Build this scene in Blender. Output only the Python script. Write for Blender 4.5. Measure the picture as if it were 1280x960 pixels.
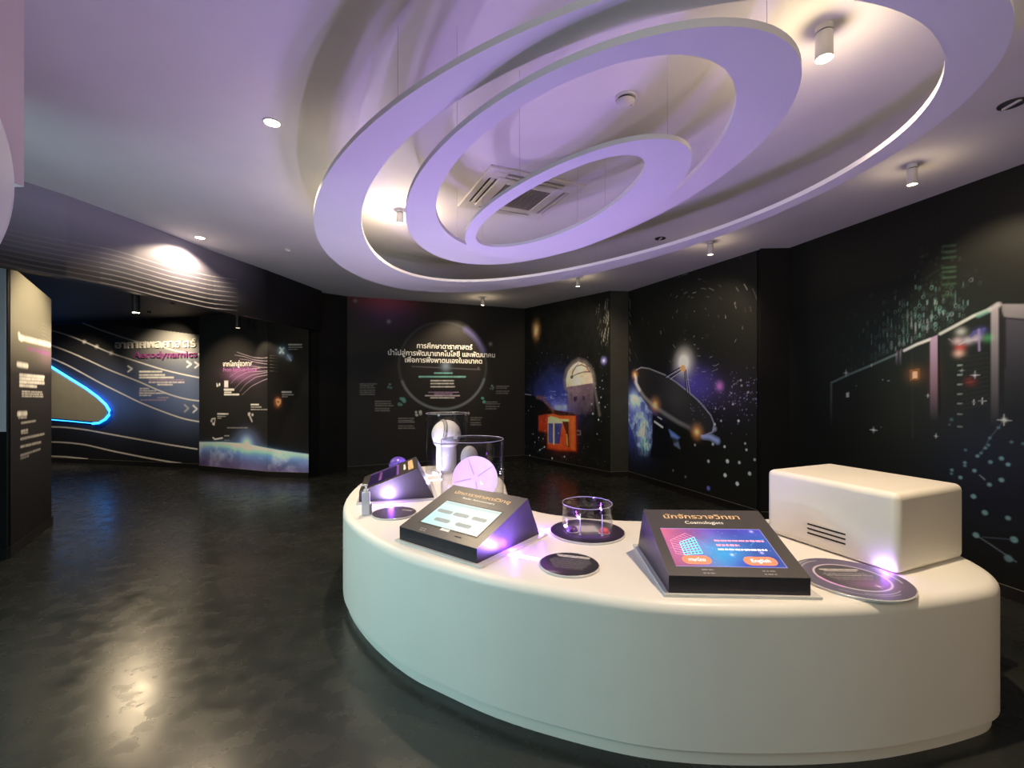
import bpy, math, random
import numpy as np
from mathutils import Vector, Matrix

for o in list(bpy.data.objects):
    bpy.data.objects.remove(o)
SC = bpy.context.scene
COL = SC.collection
PI = math.pi
RND = random.Random(7)
NPR = np.random.RandomState(11)

# ------------------------------------------------------------------ camera, world, exposure, big lights
EYE = 1.65                      # camera height; ceiling is 3.30
FPX = 565.0                     # focal length in pixels of a 1280x960 frame
cam = bpy.data.cameras.new('camera')
cam.sensor_width = 36.0
cam.lens = 36.0 * FPX / 1280.0
cam.clip_start = 0.05
camo = bpy.data.objects.new('camera', cam)
COL.objects.link(camo)
camo.location = (0, 0, EYE)
camo.rotation_euler = (PI / 2, 0, 0)
SC.camera = camo

SC.view_settings.view_transform = 'Standard'
SC.view_settings.look = 'None'
SC.view_settings.gamma = 1.0
SC.view_settings.use_curve_mapping = False
SC.view_settings.exposure = 0.4

world = bpy.data.worlds.new('world')
SC.world = world
world.use_nodes = True
wb = world.node_tree.nodes['Background']
wb.inputs[0].default_value = (0.75, 0.85, 1.0, 1)
wb.inputs[1].default_value = 0.05


def lamp(kind, loc, power, color, aim=None, size=0.1, size_y=None, cone=80, blend=0.6, parent=None, name='lamp', spread=None):
    l = bpy.data.lights.new(name, kind)
    l.energy = power
    l.color = color
    if kind == 'AREA':
        l.size = size
        if size_y:
            l.shape = 'RECTANGLE'
            l.size_y = size_y
        if spread:
            l.spread = math.radians(spread)
    else:
        l.shadow_soft_size = size
    if kind == 'SPOT':
        l.spot_size = math.radians(cone)
        l.spot_blend = blend
    o = bpy.data.objects.new(name, l)
    COL.objects.link(o)
    o.location = loc
    if aim is not None:
        d = Vector(aim) - Vector(loc)
        o.rotation_euler = d.to_track_quat('-Z', 'Y').to_euler()
    if parent is not None:
        o.parent = parent
        o.matrix_parent_inverse = parent.matrix_basis.inverted()
    return o


WARM = (1.0, 0.78, 0.50)
VIOLET = (0.72, 0.59, 1.0)
# added fill lamps out of view: cool left, warm right, one lifting the ceiling
lamp('AREA', (-3.5, 0.6, 1.7), 64, (0.54, 0.95, 0.96), aim=(-0.6, 2.6, 0.3), size=1.4, size_y=1.6, name='cool_fill')
lamp('AREA', (0.8, -2.6, 1.9), 45, (1.0, 0.93, 0.88), aim=(0.9, -2.4, 3.3), size=3.5, size_y=1.4, name='ceiling_fill')
lamp('AREA', (3.4, -1.6, 2.9), 24, (1.0, 0.74, 0.40), aim=(1.6, 2.5, 0.6), size=1.6, size_y=1.0, name='warm_fill')

# ------------------------------------------------------------------ helpers


def lin(c):
    return tuple(((x / 255.0) / 12.92 if x <= 10 else (((x / 255.0) + 0.055) / 1.055) ** 2.4) for x in c)


def mat(name, color, rough=0.5, metal=0.0, spec=0.5, noise=0.0, nscale=8.0, bump=0.0, bscale=60.0, emit=None, estr=0.0, trans=0.0, ior=1.45, coat=0.0):
    m = bpy.data.materials.new(name)
    m.use_nodes = True
    nt = m.node_tree
    b = nt.nodes['Principled BSDF']
    b.inputs['Base Color'].default_value = (*color, 1)
    b.inputs['Roughness'].default_value = rough
    b.inputs['Metallic'].default_value = metal
    b.inputs['Specular IOR Level'].default_value = spec
    b.inputs['IOR'].default_value = ior
    b.inputs['Transmission Weight'].default_value = trans
    b.inputs['Coat Weight'].default_value = coat
    if emit:
        b.inputs['Emission Color'].default_value = (*emit, 1)
        b.inputs['Emission Strength'].default_value = estr
    if noise > 0 or bump > 0:
        tc = nt.nodes.new('ShaderNodeTexCoord')
    if noise > 0:
        n = nt.nodes.new('ShaderNodeTexNoise')
        n.inputs['Scale'].default_value = nscale
        n.inputs['Detail'].default_value = 6
        nt.links.new(tc.outputs['Object'], n.inputs['Vector'])
        r = nt.nodes.new('ShaderNodeMapRange')
        r.inputs['From Min'].default_value = 0.3
        r.inputs['From Max'].default_value = 0.7
        r.inputs['To Min'].default_value = 1 - noise
        r.inputs['To Max'].default_value = 1 + noise
        nt.links.new(n.outputs['Fac'], r.inputs['Value'])
        mx = nt.nodes.new('ShaderNodeMix')
        mx.data_type = 'RGBA'
        mx.blend_type = 'MULTIPLY'
        mx.inputs['Factor'].default_value = 1
        mx.inputs[6].default_value = (*color, 1)
        nt.links.new(r.outputs[0], mx.inputs[7])
        nt.links.new(mx.outputs[2], b.inputs['Base Color'])
    if bump > 0:
        n2 = nt.nodes.new('ShaderNodeTexNoise')
        n2.inputs['Scale'].default_value = bscale
        nt.links.new(tc.outputs['Object'], n2.inputs['Vector'])
        bp = nt.nodes.new('ShaderNodeBump')
        bp.inputs['Strength'].default_value = bump
        bp.inputs['Distance'].default_value = 0.005
        nt.links.new(n2.outputs['Fac'], bp.inputs['Height'])
        nt.links.new(bp.outputs[0], b.inputs['Normal'])
    return m


def attr_mat(name, rough=0.5, spec=0.3, emission=0.0):
    m = bpy.data.materials.new(name)
    m.use_nodes = True
    nt = m.node_tree
    b = nt.nodes['Principled BSDF']
    a = nt.nodes.new('ShaderNodeAttribute')
    a.attribute_name = 'Col'
    b.inputs['Roughness'].default_value = rough
    b.inputs['Specular IOR Level'].default_value = spec
    if emission > 0:
        b.inputs['Base Color'].default_value = (0.01, 0.01, 0.01, 1)
        nt.links.new(a.outputs['Color'], b.inputs['Emission Color'])
        b.inputs['Emission Strength'].default_value = emission
    else:
        nt.links.new(a.outputs['Color'], b.inputs['Base Color'])
    return m


M = dict(
    ceiling=mat('ceiling_paint', (0.72, 0.70, 0.70), 0.75, spec=0.2, noise=0.03, nscale=2, bump=0.05, bscale=90),
    ring=mat('ring_paint', (0.78, 0.76, 0.78), 0.6, spec=0.25, noise=0.015, nscale=3),
    white=mat('white_lacquer', (0.80, 0.78, 0.73), 0.38, spec=0.4, noise=0.015, nscale=3, bump=0.02, bscale=40),
    boxwhite=mat('box_lacquer', (0.78, 0.75, 0.68), 0.42, spec=0.4, noise=0.02, nscale=4),
    black=mat('black_paint', (0.008, 0.008, 0.009), 0.5, spec=0.22, noise=0.15, nscale=3),
    blackceil=mat('black_ceiling_paint', (0.016, 0.015, 0.016), 0.6, spec=0.2, noise=0.15, nscale=2),
    gap=mat('dark_gap', (0.008, 0.008, 0.008), 0.7),
    base=mat('baseboard_black', (0.012, 0.011, 0.011), 0.35, spec=0.4, noise=0.1),
    edge=mat('grey_edge_strip', (0.12, 0.115, 0.10), 0.4, spec=0.4),
    kiosk=mat('kiosk_metal', (0.055, 0.050, 0.062), 0.38, metal=0.5, spec=0.5, noise=0.08, nscale=20, bump=0.03, bscale=200),
    kiosktop=mat('kiosk_satin_face', (0.050, 0.046, 0.046), 0.34, spec=0.9, noise=0.05, nscale=20, coat=0.25),
    gold=mat('gold_print', lin((235, 200, 150)), 0.35, spec=0.5, noise=0.05, nscale=30),
    whiteprint=mat('white_print', (0.93, 0.92, 0.88), 0.5, noise=0.02, nscale=20),
    greyprint=mat('grey_print', (0.30, 0.29, 0.31), 0.5, noise=0.05, nscale=20),
    pinkprint=mat('pink_print', lin((205, 125, 205)), 0.45, noise=0.05, nscale=20),
    cyanscreen=mat('cyan_screen_ink', (0.1, 0.75, 0.85), 0.4, emit=lin((80, 225, 240)), estr=0.95),
    whitescreen=mat('white_screen_ink', (0.8, 0.8, 0.8), 0.4, emit=lin((235, 225, 245)), estr=0.95),
    pinkscreen=mat('pink_screen_ink', (0.8, 0.3, 0.4), 0.4, emit=lin((235, 120, 150)), estr=0.9),
    darkscreen=mat('dark_screen_ink', (0.1, 0.12, 0.12), 0.4, emit=lin((140, 150, 150)), estr=0.7),
    plate=mat('frosted_acrylic_plate', (0.62, 0.61, 0.60), 0.25, spec=0.5, noise=0.02),
    model=mat('model_white', (0.74, 0.73, 0.72), 0.45, noise=0.03, nscale=20),
    modelgrey=mat('model_grey', (0.42, 0.41, 0.38), 0.5, noise=0.04, nscale=20),
    lilac=mat('dish_violet_lit', (0.80, 0.62, 0.95), 0.4, spec=0.4, noise=0.03, nscale=12),  # violet light falling on the dish is put into this colour
    globe=mat('violet_globe', (0.12, 0.07, 0.45), 0.2, spec=0.6, noise=0.5, nscale=30),
    red=mat('pink_red_plastic', (0.75, 0.10, 0.14), 0.3, spec=0.5, noise=0.1, nscale=30),
    violetplastic=mat('violet_plastic', (0.10, 0.03, 0.16), 0.3, spec=0.5, noise=0.1, nscale=30),
    bottle=mat('translucent_bottle', (0.72, 0.70, 0.80), 0.25, spec=0.5, trans=0.25, noise=0.05, nscale=30),
    fixture=mat('fixture_white', (0.62, 0.60, 0.58), 0.45, spec=0.4, noise=0.02),
    fixdark=mat('fixture_dark_baffle', (0.03, 0.03, 0.03), 0.4, noise=0.05),
    acgrille=mat('ac_grille_grey', (0.20, 0.18, 0.17), 0.6, noise=0.08, nscale=40),
    acwhite=mat('ac_white_plastic', (0.66, 0.63, 0.61), 0.5, noise=0.02),
    wire=mat('steel_wire', (0.45, 0.44, 0.46), 0.3, metal=0.7, noise=0.03),
    lens=mat('lamp_lens', (1, 0.95, 0.85), 0.3, emit=(1.0, 0.90, 0.70), estr=22),
    lensdim=mat('lamp_lens_dim', (0.9, 0.85, 0.75), 0.3, emit=(1.0, 0.85, 0.62), estr=1.5),
    strip=mat('violet_light_strip', (0.9, 0.8, 1.0), 0.3, emit=(0.72, 0.48, 1.0), estr=3.2),
    blueled=mat('blue_led_tube', (0.2, 0.6, 1.0), 0.3, emit=(0.015, 0.30, 1.0), estr=3.2),
    foilgrey=mat('foil_panel_grey', (0.27, 0.27, 0.235), 0.5, noise=0.06, nscale=5),
    discink=mat('disc_dark_print', (0.030, 0.026, 0.034), 0.35, spec=0.5, noise=0.2, nscale=10),
    discrim=mat('disc_clear_rim', (0.55, 0.55, 0.55), 0.2, spec=0.5, noise=0.02),
    mural=attr_mat('printed_wallpaper', 0.5, 0.2),
    gloss=attr_mat('printed_disc', 0.3, 0.5),
    screen=attr_mat('lit_display', 0.15, 0.5, emission=1.0),
)


def floor_material():
    m = bpy.data.materials.new('polished_concrete')
    m.use_nodes = True
    nt = m.node_tree
    b = nt.nodes['Principled BSDF']
    tc = nt.nodes.new('ShaderNodeTexCoord')
    n1 = nt.nodes.new('ShaderNodeTexNoise')
    n1.inputs['Scale'].default_value = 1.3
    n1.inputs['Detail'].default_value = 9
    n1.inputs['Roughness'].default_value = 0.52
    n2 = nt.nodes.new('ShaderNodeTexNoise')
    n2.inputs['Scale'].default_value = 7
    n2.inputs['Detail'].default_value = 8
    for n in (n1, n2):
        nt.links.new(tc.outputs['Object'], n.inputs['Vector'])
    cr = nt.nodes.new('ShaderNodeValToRGB')
    cr.color_ramp.elements[0].position = 0.3
    cr.color_ramp.elements[0].color = (0.013, 0.015, 0.0145, 1)
    cr.color_ramp.elements[1].position = 0.72
    cr.color_ramp.elements[1].color = (0.030, 0.031, 0.028, 1)
    nt.links.new(n1.outputs['Fac'], cr.inputs['Fac'])
    nt.links.new(cr.outputs['Color'], b.inputs['Base Color'])
    r = nt.nodes.new('ShaderNodeMapRange')
    r.inputs['From Min'].default_value = 0.3
    r.inputs['From Max'].default_value = 0.7
    r.inputs['To Min'].default_value = 0.20
    r.inputs['To Max'].default_value = 0.32
    nt.links.new(n2.outputs['Fac'], r.inputs['Value'])
    nt.links.new(r.outputs[0], b.inputs['Roughness'])
    b.inputs['Specular IOR Level'].default_value = 0.42
    bp = nt.nodes.new('ShaderNodeBump')
    bp.inputs['Strength'].default_value = 0.06
    bp.inputs['Distance'].default_value = 0.01
    nt.links.new(n1.outputs['Fac'], bp.inputs['Height'])
    nt.links.new(bp.outputs[0], b.inputs['Normal'])
    return m


M['floor'] = floor_material()


def acrylic_material():
    m = bpy.data.materials.new('clear_acrylic')
    m.use_nodes = True
    nt = m.node_tree
    nt.nodes.remove(nt.nodes['Principled BSDF'])
    tr = nt.nodes.new('ShaderNodeBsdfTransparent')
    tr.inputs[0].default_value = (0.955, 0.96, 0.975, 1)
    gl = nt.nodes.new('ShaderNodeBsdfGlossy')
    gl.inputs['Roughness'].default_value = 0.03
    lw = nt.nodes.new('ShaderNodeLayerWeight')
    lw.inputs['Blend'].default_value = 0.5
    pw = nt.nodes.new('ShaderNodeMath')
    pw.operation = 'POWER'
    pw.inputs[1].default_value = 4.0
    nt.links.new(lw.outputs['Facing'], pw.inputs[0])
    fr = nt.nodes.new('ShaderNodeMath')
    fr.operation = 'MULTIPLY_ADD'
    fr.inputs[1].default_value = 0.55
    fr.inputs[2].default_value = 0.035
    nt.links.new(pw.outputs[0], fr.inputs[0])
    mx = nt.nodes.new('ShaderNodeMixShader')
    nt.links.new(fr.outputs[0], mx.inputs[0])
    nt.links.new(tr.outputs[0], mx.inputs[1])
    nt.links.new(gl.outputs[0], mx.inputs[2])
    nt.links.new(mx.outputs[0], nt.nodes['Material Output'].inputs[0])
    return m


M['acrylic'] = acrylic_material()


def obj(name, verts, faces, m, parent=None, smooth=False, label=None, cat=None, group=None, kind=None, loc=None, sharp=None):
    me = bpy.data.meshes.new(name)
    me.from_pydata([tuple(v) for v in verts], [], [tuple(f) for f in faces])
    me.update()
    o = bpy.data.objects.new(name, me)
    COL.objects.link(o)
    for mm in (m if isinstance(m, (list, tuple)) else [m]):
        me.materials.append(mm)
    if smooth:
        me.shade_smooth() if hasattr(me, 'shade_smooth') else None
        if sharp:
            try:
                me.set_sharp_from_angle(angle=math.radians(sharp))
            except Exception:
                pass
    if parent is not None:
        o.parent = parent
    tag(o, label, cat, group, kind)
    if loc is not None:
        o.location = loc
    return o


def tag(o, label=None, cat=None, group=None, kind=None):
    if label:
        o['label'] = label
    if cat:
        o['category'] = cat
    if group:
        o['group'] = group
    if kind:
        o['kind'] = kind
    return o


def thing(name, label, cat, loc=(0, 0, 0), rz=0.0, group=None):
    o = bpy.data.objects.new(name, None)
    COL.objects.link(o)
    o.empty_display_size = 0.1
    o.location = loc
    o.rotation_euler = (0, 0, rz)
    return tag(o, label, cat, group)


def copy_tree(o, parent=None):
    c = o.copy()
    COL.objects.link(c)
    if parent is not None:
        c.parent = parent
    for ch in list(o.children):
        copy_tree(ch, c)
    return c


class MB:
    """collects shapes of one part"""

    def __init__(self):
        self.v, self.f = [], []

    def add(self, verts, faces):
        k = len(self.v)
        self.v += [tuple(p) for p in verts]
        self.f += [tuple(i + k for i in f) for f in faces]
        return self

    def box(self, x0, x1, y0, y1, z0, z1):
        v = [(x, y, z) for z in (z0, z1) for y in (y0, y1) for x in (x0, x1)]
        return self.add(v, [(0, 2, 3, 1), (4, 5, 7, 6), (0, 1, 5, 4), (2, 6, 7, 3), (0, 4, 6, 2), (1, 3, 7, 5)])

    def prism(self, pts, z0, z1):
        n = len(pts)
        a = sum(pts[i][0] * pts[(i + 1) % n][1] - pts[(i + 1) % n][0] * pts[i][1] for i in range(n))
        if a < 0:
            pts = pts[::-1]
        v = [(p[0], p[1], z0) for p in pts] + [(p[0], p[1], z1) for p in pts]
        f = [tuple(range(n))[::-1], tuple(range(n, 2 * n))]
        f += [(i, (i + 1) % n, n + (i + 1) % n, n + i) for i in range(n)]
        return self.add(v, f)

    def lathe(self, prof, seg=32, cx=0, cy=0, caps=True):
        """prof: list of (r, z) from bottom to top"""
        v, f = [], []
        for r, z in prof:
            for i in range(seg):
                a = 2 * PI * i / seg
                v.append((cx + r * math.cos(a), cy + r * math.sin(a), z))
        for j in range(len(prof) - 1):
            for i in range(seg):
                f.append((j * seg + i, j * seg + (i + 1) % seg, (j + 1) * seg + (i + 1) % seg, (j + 1) * seg + i))
        if caps:
            f.append(tuple(range(seg))[::-1])
            f.append(tuple(range((len(prof) - 1) * seg, len(prof) * seg)))
        return self.add(v, f)

    def tube(self, pts, r, seg=8, closed=False):
        pts = [Vector(p) for p in pts]
        n = len(pts)
        v, f = [], []
        for i, p in enumerate(pts):
            if closed:
                d = pts[(i + 1) % n] - pts[i - 1]
            else:
                d = pts[min(i + 1, n - 1)] - pts[max(i - 1, 0)]
            d.normalize()
            up = Vector((0, 0, 1)) if abs(d.z) < 0.95 else Vector((1, 0, 0))
            a = d.cross(up).normalized()
            b = d.cross(a).normalized()
            for k in range(seg):
                t = 2 * PI * k / seg
                v.append(p + a * (r * math.cos(t)) + b * (r * math.sin(t)))
        for i in range(n if closed else n - 1):
            for k in range(seg):
                j = (i + 1) % n
                f.append((i * seg + k, j * seg + k, j * seg + (k + 1) % seg, i * seg + (k + 1) % seg))
        if not closed:
            f.append(tuple(range(seg)))
            f.append(tuple(range((n - 1) * seg, n * seg))[::-1])
        return self.add(v, f)

    def build(self, name, m, parent=None, **k):
        return obj(name, self.v, self.f, m, parent, **k)


def bevel(o, w, seg=3, angle=40):
    b = o.modifiers.new('bevel', 'BEVEL')
    b.width = w
    b.segments = seg
    b.limit_method = 'ANGLE'
    b.angle_limit = math.radians(angle)
    o.data.shade_smooth()
    try:
        o.data.set_sharp_from_angle(angle=math.radians(50))
    except Exception:
        pass
    return o


def text_mesh(body, name, m, origin, xax, yax, width=None, height=None, depth=0.0, bold=0.012, align='LEFT', parent=None, shear=0.0, label=None):
    """lettering as a mesh lying in the plane origin + x*xax + y*yax; width fits the line between two ends"""
    c = bpy.data.curves.new('lettering', 'FONT')
    c.body = body
    c.offset = bold
    c.shear = shear
    c.resolution_u = 3
    c.extrude = 0.0
    t = bpy.data.objects.new('lettering', c)
    COL.objects.link(t)
    dg = bpy.context.evaluated_depsgraph_get()
    me = bpy.data.meshes.new_from_object(t.evaluated_get(dg))
    bpy.data.objects.remove(t)
    n = len(me.vertices)
    co = np.zeros(n * 3)
    me.vertices.foreach_get('co', co)
    co = co.reshape(-1, 3)
    x0, x1 = co[:, 0].min(), co[:, 0].max()
    sx = (width / (x1 - x0)) if width else height / 0.7
    sy = height / 0.7 if height else sx
    xax, yax, origin = Vector(xax), Vector(yax), Vector(origin)
    nrm = xax.cross(yax).normalized()
    X = (co[:, 0] - x0) * sx
    if align == 'CENTER':
        X -= (x1 - x0) * sx / 2
    Y = co[:, 1] * sy
    polys = [tuple(p.vertices) for p in me.polygons]
    bpy.data.meshes.remove(me)
    P = np.outer(X, xax) + np.outer(Y, yax) + np.array(origin)
    if depth > 0:
        top = P + np.array(nrm) * depth
        cnt = {}
        for p in polys:
            for i in range(len(p)):
                e = (p[i], p[(i + 1) % len(p)])
                cnt[e] = 1
        faces = [tuple(i + n for i in p) for p in polys]
        for (a, b) in cnt:
            if (b, a) not in cnt:
                faces.append((a, b, b + n, a + n))
        verts = list(map(tuple, P)) + list(map(tuple, top))
    else:
        verts, faces = list(map(tuple, P)), polys
    return obj(name, verts, faces, m, parent, label=label, kind='stuff')


# ------------------------------------------------------------------ printed pictures: a fine grid whose vertices carry the ink
class Canvas:
    def __init__(self, w, h, res, base):
        self.nx, self.ny = max(2, int(round(w / res)) + 1), max(2, int(round(h / res)) + 1)
        self.w, self.h = w, h
        self.x = np.linspace(0, w, self.nx)
        self.y = np.linspace(0, h, self.ny)
        self.X, self.Y = np.meshgrid(self.x, self.y)
        self.C = np.zeros((self.ny, self.nx, 3)) + np.array(base)

    def win(self, x0, x1, y0, y1):
        i0, i1 = np.searchsorted(self.x, [x0, x1])
        j0, j1 = np.searchsorted(self.y, [y0, y1])
        return slice(max(j0 - 1, 0), j1 + 1), slice(max(i0 - 1, 0), i1 + 1)

    def mix(self, sl, a, col):
        a = np.clip(a, 0, 1)[..., None]
        self.C[sl] = self.C[sl] * (1 - a) + np.array(col) * a

    def addc(self, sl, a, col):
        self.C[sl] = self.C[sl] + np.clip(a, 0, None)[..., None] * np.array(col)

    def glow(self, cx, cy, rx, ry, col, k=1.0, ang=0.0, p=2.0, add=True):
        R = max(rx, ry) * 2.6
        sl = self.win(cx - R, cx + R, cy - R, cy + R)
        dx, dy = self.X[sl] - cx, self.Y[sl] - cy
        c, s = math.cos(ang), math.sin(ang)
        d = np.sqrt(((dx * c + dy * s) / rx) ** 2 + ((-dx * s + dy * c) / ry) ** 2)
        a = k * np.exp(-d ** p)
        (self.addc if add else self.mix)(sl, a, col)

    def disc(self, cx, cy, r, col, k=1.0, soft=0.006):
        sl = self.win(cx - r - soft, cx + r + soft, cy - r - soft, cy + r + soft)
        d = np.hypot(self.X[sl] - cx, self.Y[sl] - cy)
        self.mix(sl, k * np.clip((r - d) / soft + 0.5, 0, 1), col)

    def poly(self, pts, col, k=1.0, soft=0.0, shade=None):
        pts = np.array(pts, float)
        x0, y0 = pts.min(0) - soft
        x1, y1 = pts.max(0) + soft
        sl = self.win(x0, x1, y0, y1)
        X, Y = self.X[sl], self.Y[sl]
        ins = np.zeros(X.shape, bool)
        dist = np.full(X.shape, 1e9)
        n = len(pts)
        for i in range(n):
            ax, ay = pts[i]
            bx, by = pts[(i + 1) % n]
            cond = (ay > Y) != (by > Y)
            with np.errstate(divide='ignore', invalid='ignore'):
                xi = (bx - ax) * (Y - ay) / (by - ay) + ax
            ins ^= cond & (X < xi)
            L = (bx - ax) ** 2 + (by - ay) ** 2 + 1e-12
            t = np.clip(((X - ax) * (bx - ax) + (Y - ay) * (by - ay)) / L, 0, 1)
            dist = np.minimum(dist, np.hypot(X - ax - t * (bx - ax), Y - ay - t * (by - ay)))
        s = max(soft, 0.004)
        a = np.clip(np.where(ins, dist, -dist) / s + 0.5, 0, 1) * k
        if shade is not None:
            a = a * shade(X, Y)
        self.mix(sl, a, col)

    def line(self, pts, w, col, k=1.0, soft=None, fade=None):
        """fade: (k0, k1) strength at the two ends"""
        pts = np.array(pts, float)
        soft = soft if soft else w * 0.6
        n = len(pts) - 1
        x0, y0 = pts.min(0) - w - soft
        x1, y1 = pts.max(0) + w + soft
        sl = self.win(x0, x1, y0, y1)
        X, Y = self.X[sl], self.Y[sl]
        best = np.full(X.shape, 1e9)
        tt = np.zeros(X.shape)
        for i in range(n):
            ax, ay = pts[i]
            bx, by = pts[i + 1]
            L = (bx - ax) ** 2 + (by - ay) ** 2 + 1e-12
            t = np.clip(((X - ax) * (bx - ax) + (Y - ay) * (by - ay)) / L, 0, 1)
            d = np.hypot(X - ax - t * (bx - ax), Y - ay - t * (by - ay))
            m_ = d < best
            best = np.where(m_, d, best)
            tt = np.where(m_, (i + t) / n, tt)
        a = np.clip((w / 2 - best) / soft + 0.5, 0, 1) * k
        if fade:
            a = a * (fade[0] + (fade[1] - fade[0]) * tt)
        self.mix(sl, a, col)

    def words(self, x0, x1, y0, y1, h, col, k=1.0, w=0.03):
        """a line of print too small to read: broken dashes between two ends"""
        L = math.hypot(x1 - x0, y1 - y0)
        p = 0.0
        while p < L:
            d = w * RND.uniform(0.7, 2.6)
            e = min(p + d, L)
            a, b = p / L, e / L
            self.line([(x0 + (x1 - x0) * a, y0 + (y1 - y0) * a), (x0 + (x1 - x0) * b, y0 + (y1 - y0) * b)], h, col, k * RND.uniform(0.7, 1.0), soft=h * 0.5)
            p = e + w * RND.uniform(0.45, 1.0)

    def noise(self, scale, seed, octaves=4):
        rs = np.random.RandomState(seed)
        out = np.zeros_like(self.X)
        amp, tot = 1.0, 0.0
        for o_ in range(octaves):
            s = scale / (2 ** o_)
            gx, gy = int(self.X.max() / s) + 3, int(self.Y.max() / s) + 3
            g = rs.rand(gy, gx)
            fx, fy = self.X / s, self.Y / s
            ix, iy = fx.astype(int), fy.astype(int)
            tx, ty = fx - ix, fy - iy
            tx, ty = tx * tx * (3 - 2 * tx), ty * ty * (3 - 2 * ty)
            v = (g[iy, ix] * (1 - tx) + g[iy, ix + 1] * tx) * (1 - ty) + (g[iy + 1, ix] * (1 - tx) + g[iy + 1, ix + 1] * tx) * ty
            out += amp * v
            tot += amp
            amp *= 0.5
        return out / tot

    def build(self, name, m, origin, xax, yax, parent=None, mask=None, label=None):
        o3, xa, ya = np.array(origin, float), np.array(xax, float), np.array(yax, float)
        P = o3 + self.X[..., None] * xa + self.Y[..., None] * ya
        ny, nx = self.ny, self.nx
        idx = np.arange(ny * nx).reshape(ny, nx)
        q = np.stack([idx[:-1, :-1], idx[:-1, 1:], idx[1:, 1:], idx[1:, :-1]], -1).reshape(-1, 4)
        if mask is not None:
            mk = mask(self.X, self.Y).ravel()
            q = q[mk[q].all(1)]
        me = bpy.data.meshes.new(name)
        me.vertices.add(ny * nx)
        me.vertices.foreach_set('co', P.astype(np.float32).ravel())
        me.loops.add(len(q) * 4)
        me.polygons.add(len(q))
        me.loops.foreach_set('vertex_index', q.astype(np.int32).ravel())
        me.polygons.foreach_set('loop_start', np.arange(0, len(q) * 4, 4, dtype=np.int32))
        me.update(calc_edges=True)
        at = me.color_attributes.new('Col', 'FLOAT_COLOR', 'POINT')
        cc = np.ones((ny * nx, 4), np.float32)
        cc[:, :3] = np.clip(self.C.reshape(-1, 3), 0, 1.0)
        at.data.foreach_set('color', cc.ravel())
        me.materials.append(m)
        o = bpy.data.objects.new(name, me)
        COL.objects.link(o)
        if parent is not None:
            o.parent = parent
        if label:
            o['label'] = label
        return o


class Wall:
    """a wall slab from A to B (left to right as seen), with coordinates s along it and z up"""

    def __init__(self, name, A, B, z0=0.0, z1=3.3, m=None, thick=0.1, build=True):
        self.A, self.B = np.array(A, float), np.array(B, float)
        self.L = float(np.hypot(*(self.B - self.A)))
        self.d = (self.B - self.A) / self.L
        self.n = np.array([self.d[1], -self.d[0]])       # towards the viewer
        self.z0, self.z1 = z0, z1
        if build:
            b = self.A - self.n * thick
            c = self.B - self.n * thick
            self.o = MB().prism([tuple(self.A), tuple(self.B), tuple(c), tuple(b)], z0, z1).build(name, m or M['black'], kind='structure')
        else:
            self.o = None

    def sz(self, u, v):
        """wall coordinates of the spot seen at (u, v) in the photograph"""
        k = (u - 640.0) / FPX
        # (A + s d).x = k (A + s d).y
        s = (k * self.A[1] - self.A[0]) / (self.d[0] - k * self.d[1])
        y = self.A[1] + s * self.d[1]
        return s, EYE + (480.0 - v) / FPX * y

    def pts(self, lst):
        return [self.sz(*p) for p in lst]

    def px(self, u, v):
        """size of one photo pixel on the wall there"""
        a, b = self.sz(u, v), self.sz(u, v + 1)
        return abs(a[1] - b[1])

    def xyz(self, s, z, off=0.0):
        p = self.A + self.d * s + self.n * off
        return (p[0], p[1], z)

    def canvas(self, res, base, z0=None, z1=None):
        self.cz0 = self.z0 if z0 is None else z0
        self.cz1 = self.z1 if z1 is None else z1
        c = Canvas(self.L, self.cz1 - self.cz0, res, base)
        c.Y = c.Y + self.cz0
        c.y = c.y + self.cz0
        return c

    def mount(self, c, name='printed_mural', off=0.006, label=None, mask=None, gain=1.0, floor=0.03):
        lum = c.C.max(-1, keepdims=True)
        c.C = c.C * (1 + (gain - 1) * np.clip((lum - floor) / 0.06, 0, 1))
        p = self.A + self.n * off
        return c.build(name, M['mural'], (p[0], p[1], 0), (self.d[0], self.d[1], 0), (0, 0, 1), parent=self.o, label=label, mask=mask)

    def text(self, body, u0, u1, v, m, height=None, depth=0.0, bold=0.02, name='lettering', off=0.009):
        s0, za = self.sz(u0, v)
        s1, zb = self.sz(u1, v)
        o = self.xyz(s0, (za + zb) / 2, off)
        return text_mesh(body, name, m, o, (self.d[0], self.d[1], 0), (0, 0, 1), width=s1 - s0, height=height, depth=depth, bold=bold, parent=self.o)


def at(u, v, z):
    """point at height z seen at (u, v)"""
    y = FPX * (EYE - z) / (v - 480.0)
    return Vector(((u - 640.0) / FPX * y, y, z))


# ------------------------------------------------------------------ the room shell
H = 3.30
MB().box(-12.5, 7.0, -4.5, 12.0, -0.1, 0.0).build('floor', M['floor'], kind='structure')
MB().box(-6.5, 7.0, -4.5, 12.0, H, H + 0.1).build('ceiling', M['ceiling'], kind='structure')

# bulkhead that drops in front of the alcove on the left (bends with the room)
BH = [(-4.03, 3.50), (-3.98, 3.68), (-3.90, 3.95), (-3.81, 4.55), (-3.72, 5.63), (-3.56, 6.54), (-3.39, 7.93), (-3.38, 8.02)]
BHZ = 2.58
alc = MB().prism([(-12.4, 3.2), (-4.12, 3.2), (-4.12, 3.5), (-4.0, 3.95), (-3.9, 4.55), (-3.82, 5.63), (-3.66, 6.54), (-3.47, 8.9), (-3.47, 11.9), (-12.4, 11.9)], 2.95, 3.05)
alc.build('ceiling_alcove', M['blackceil'], kind='structure')

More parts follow.
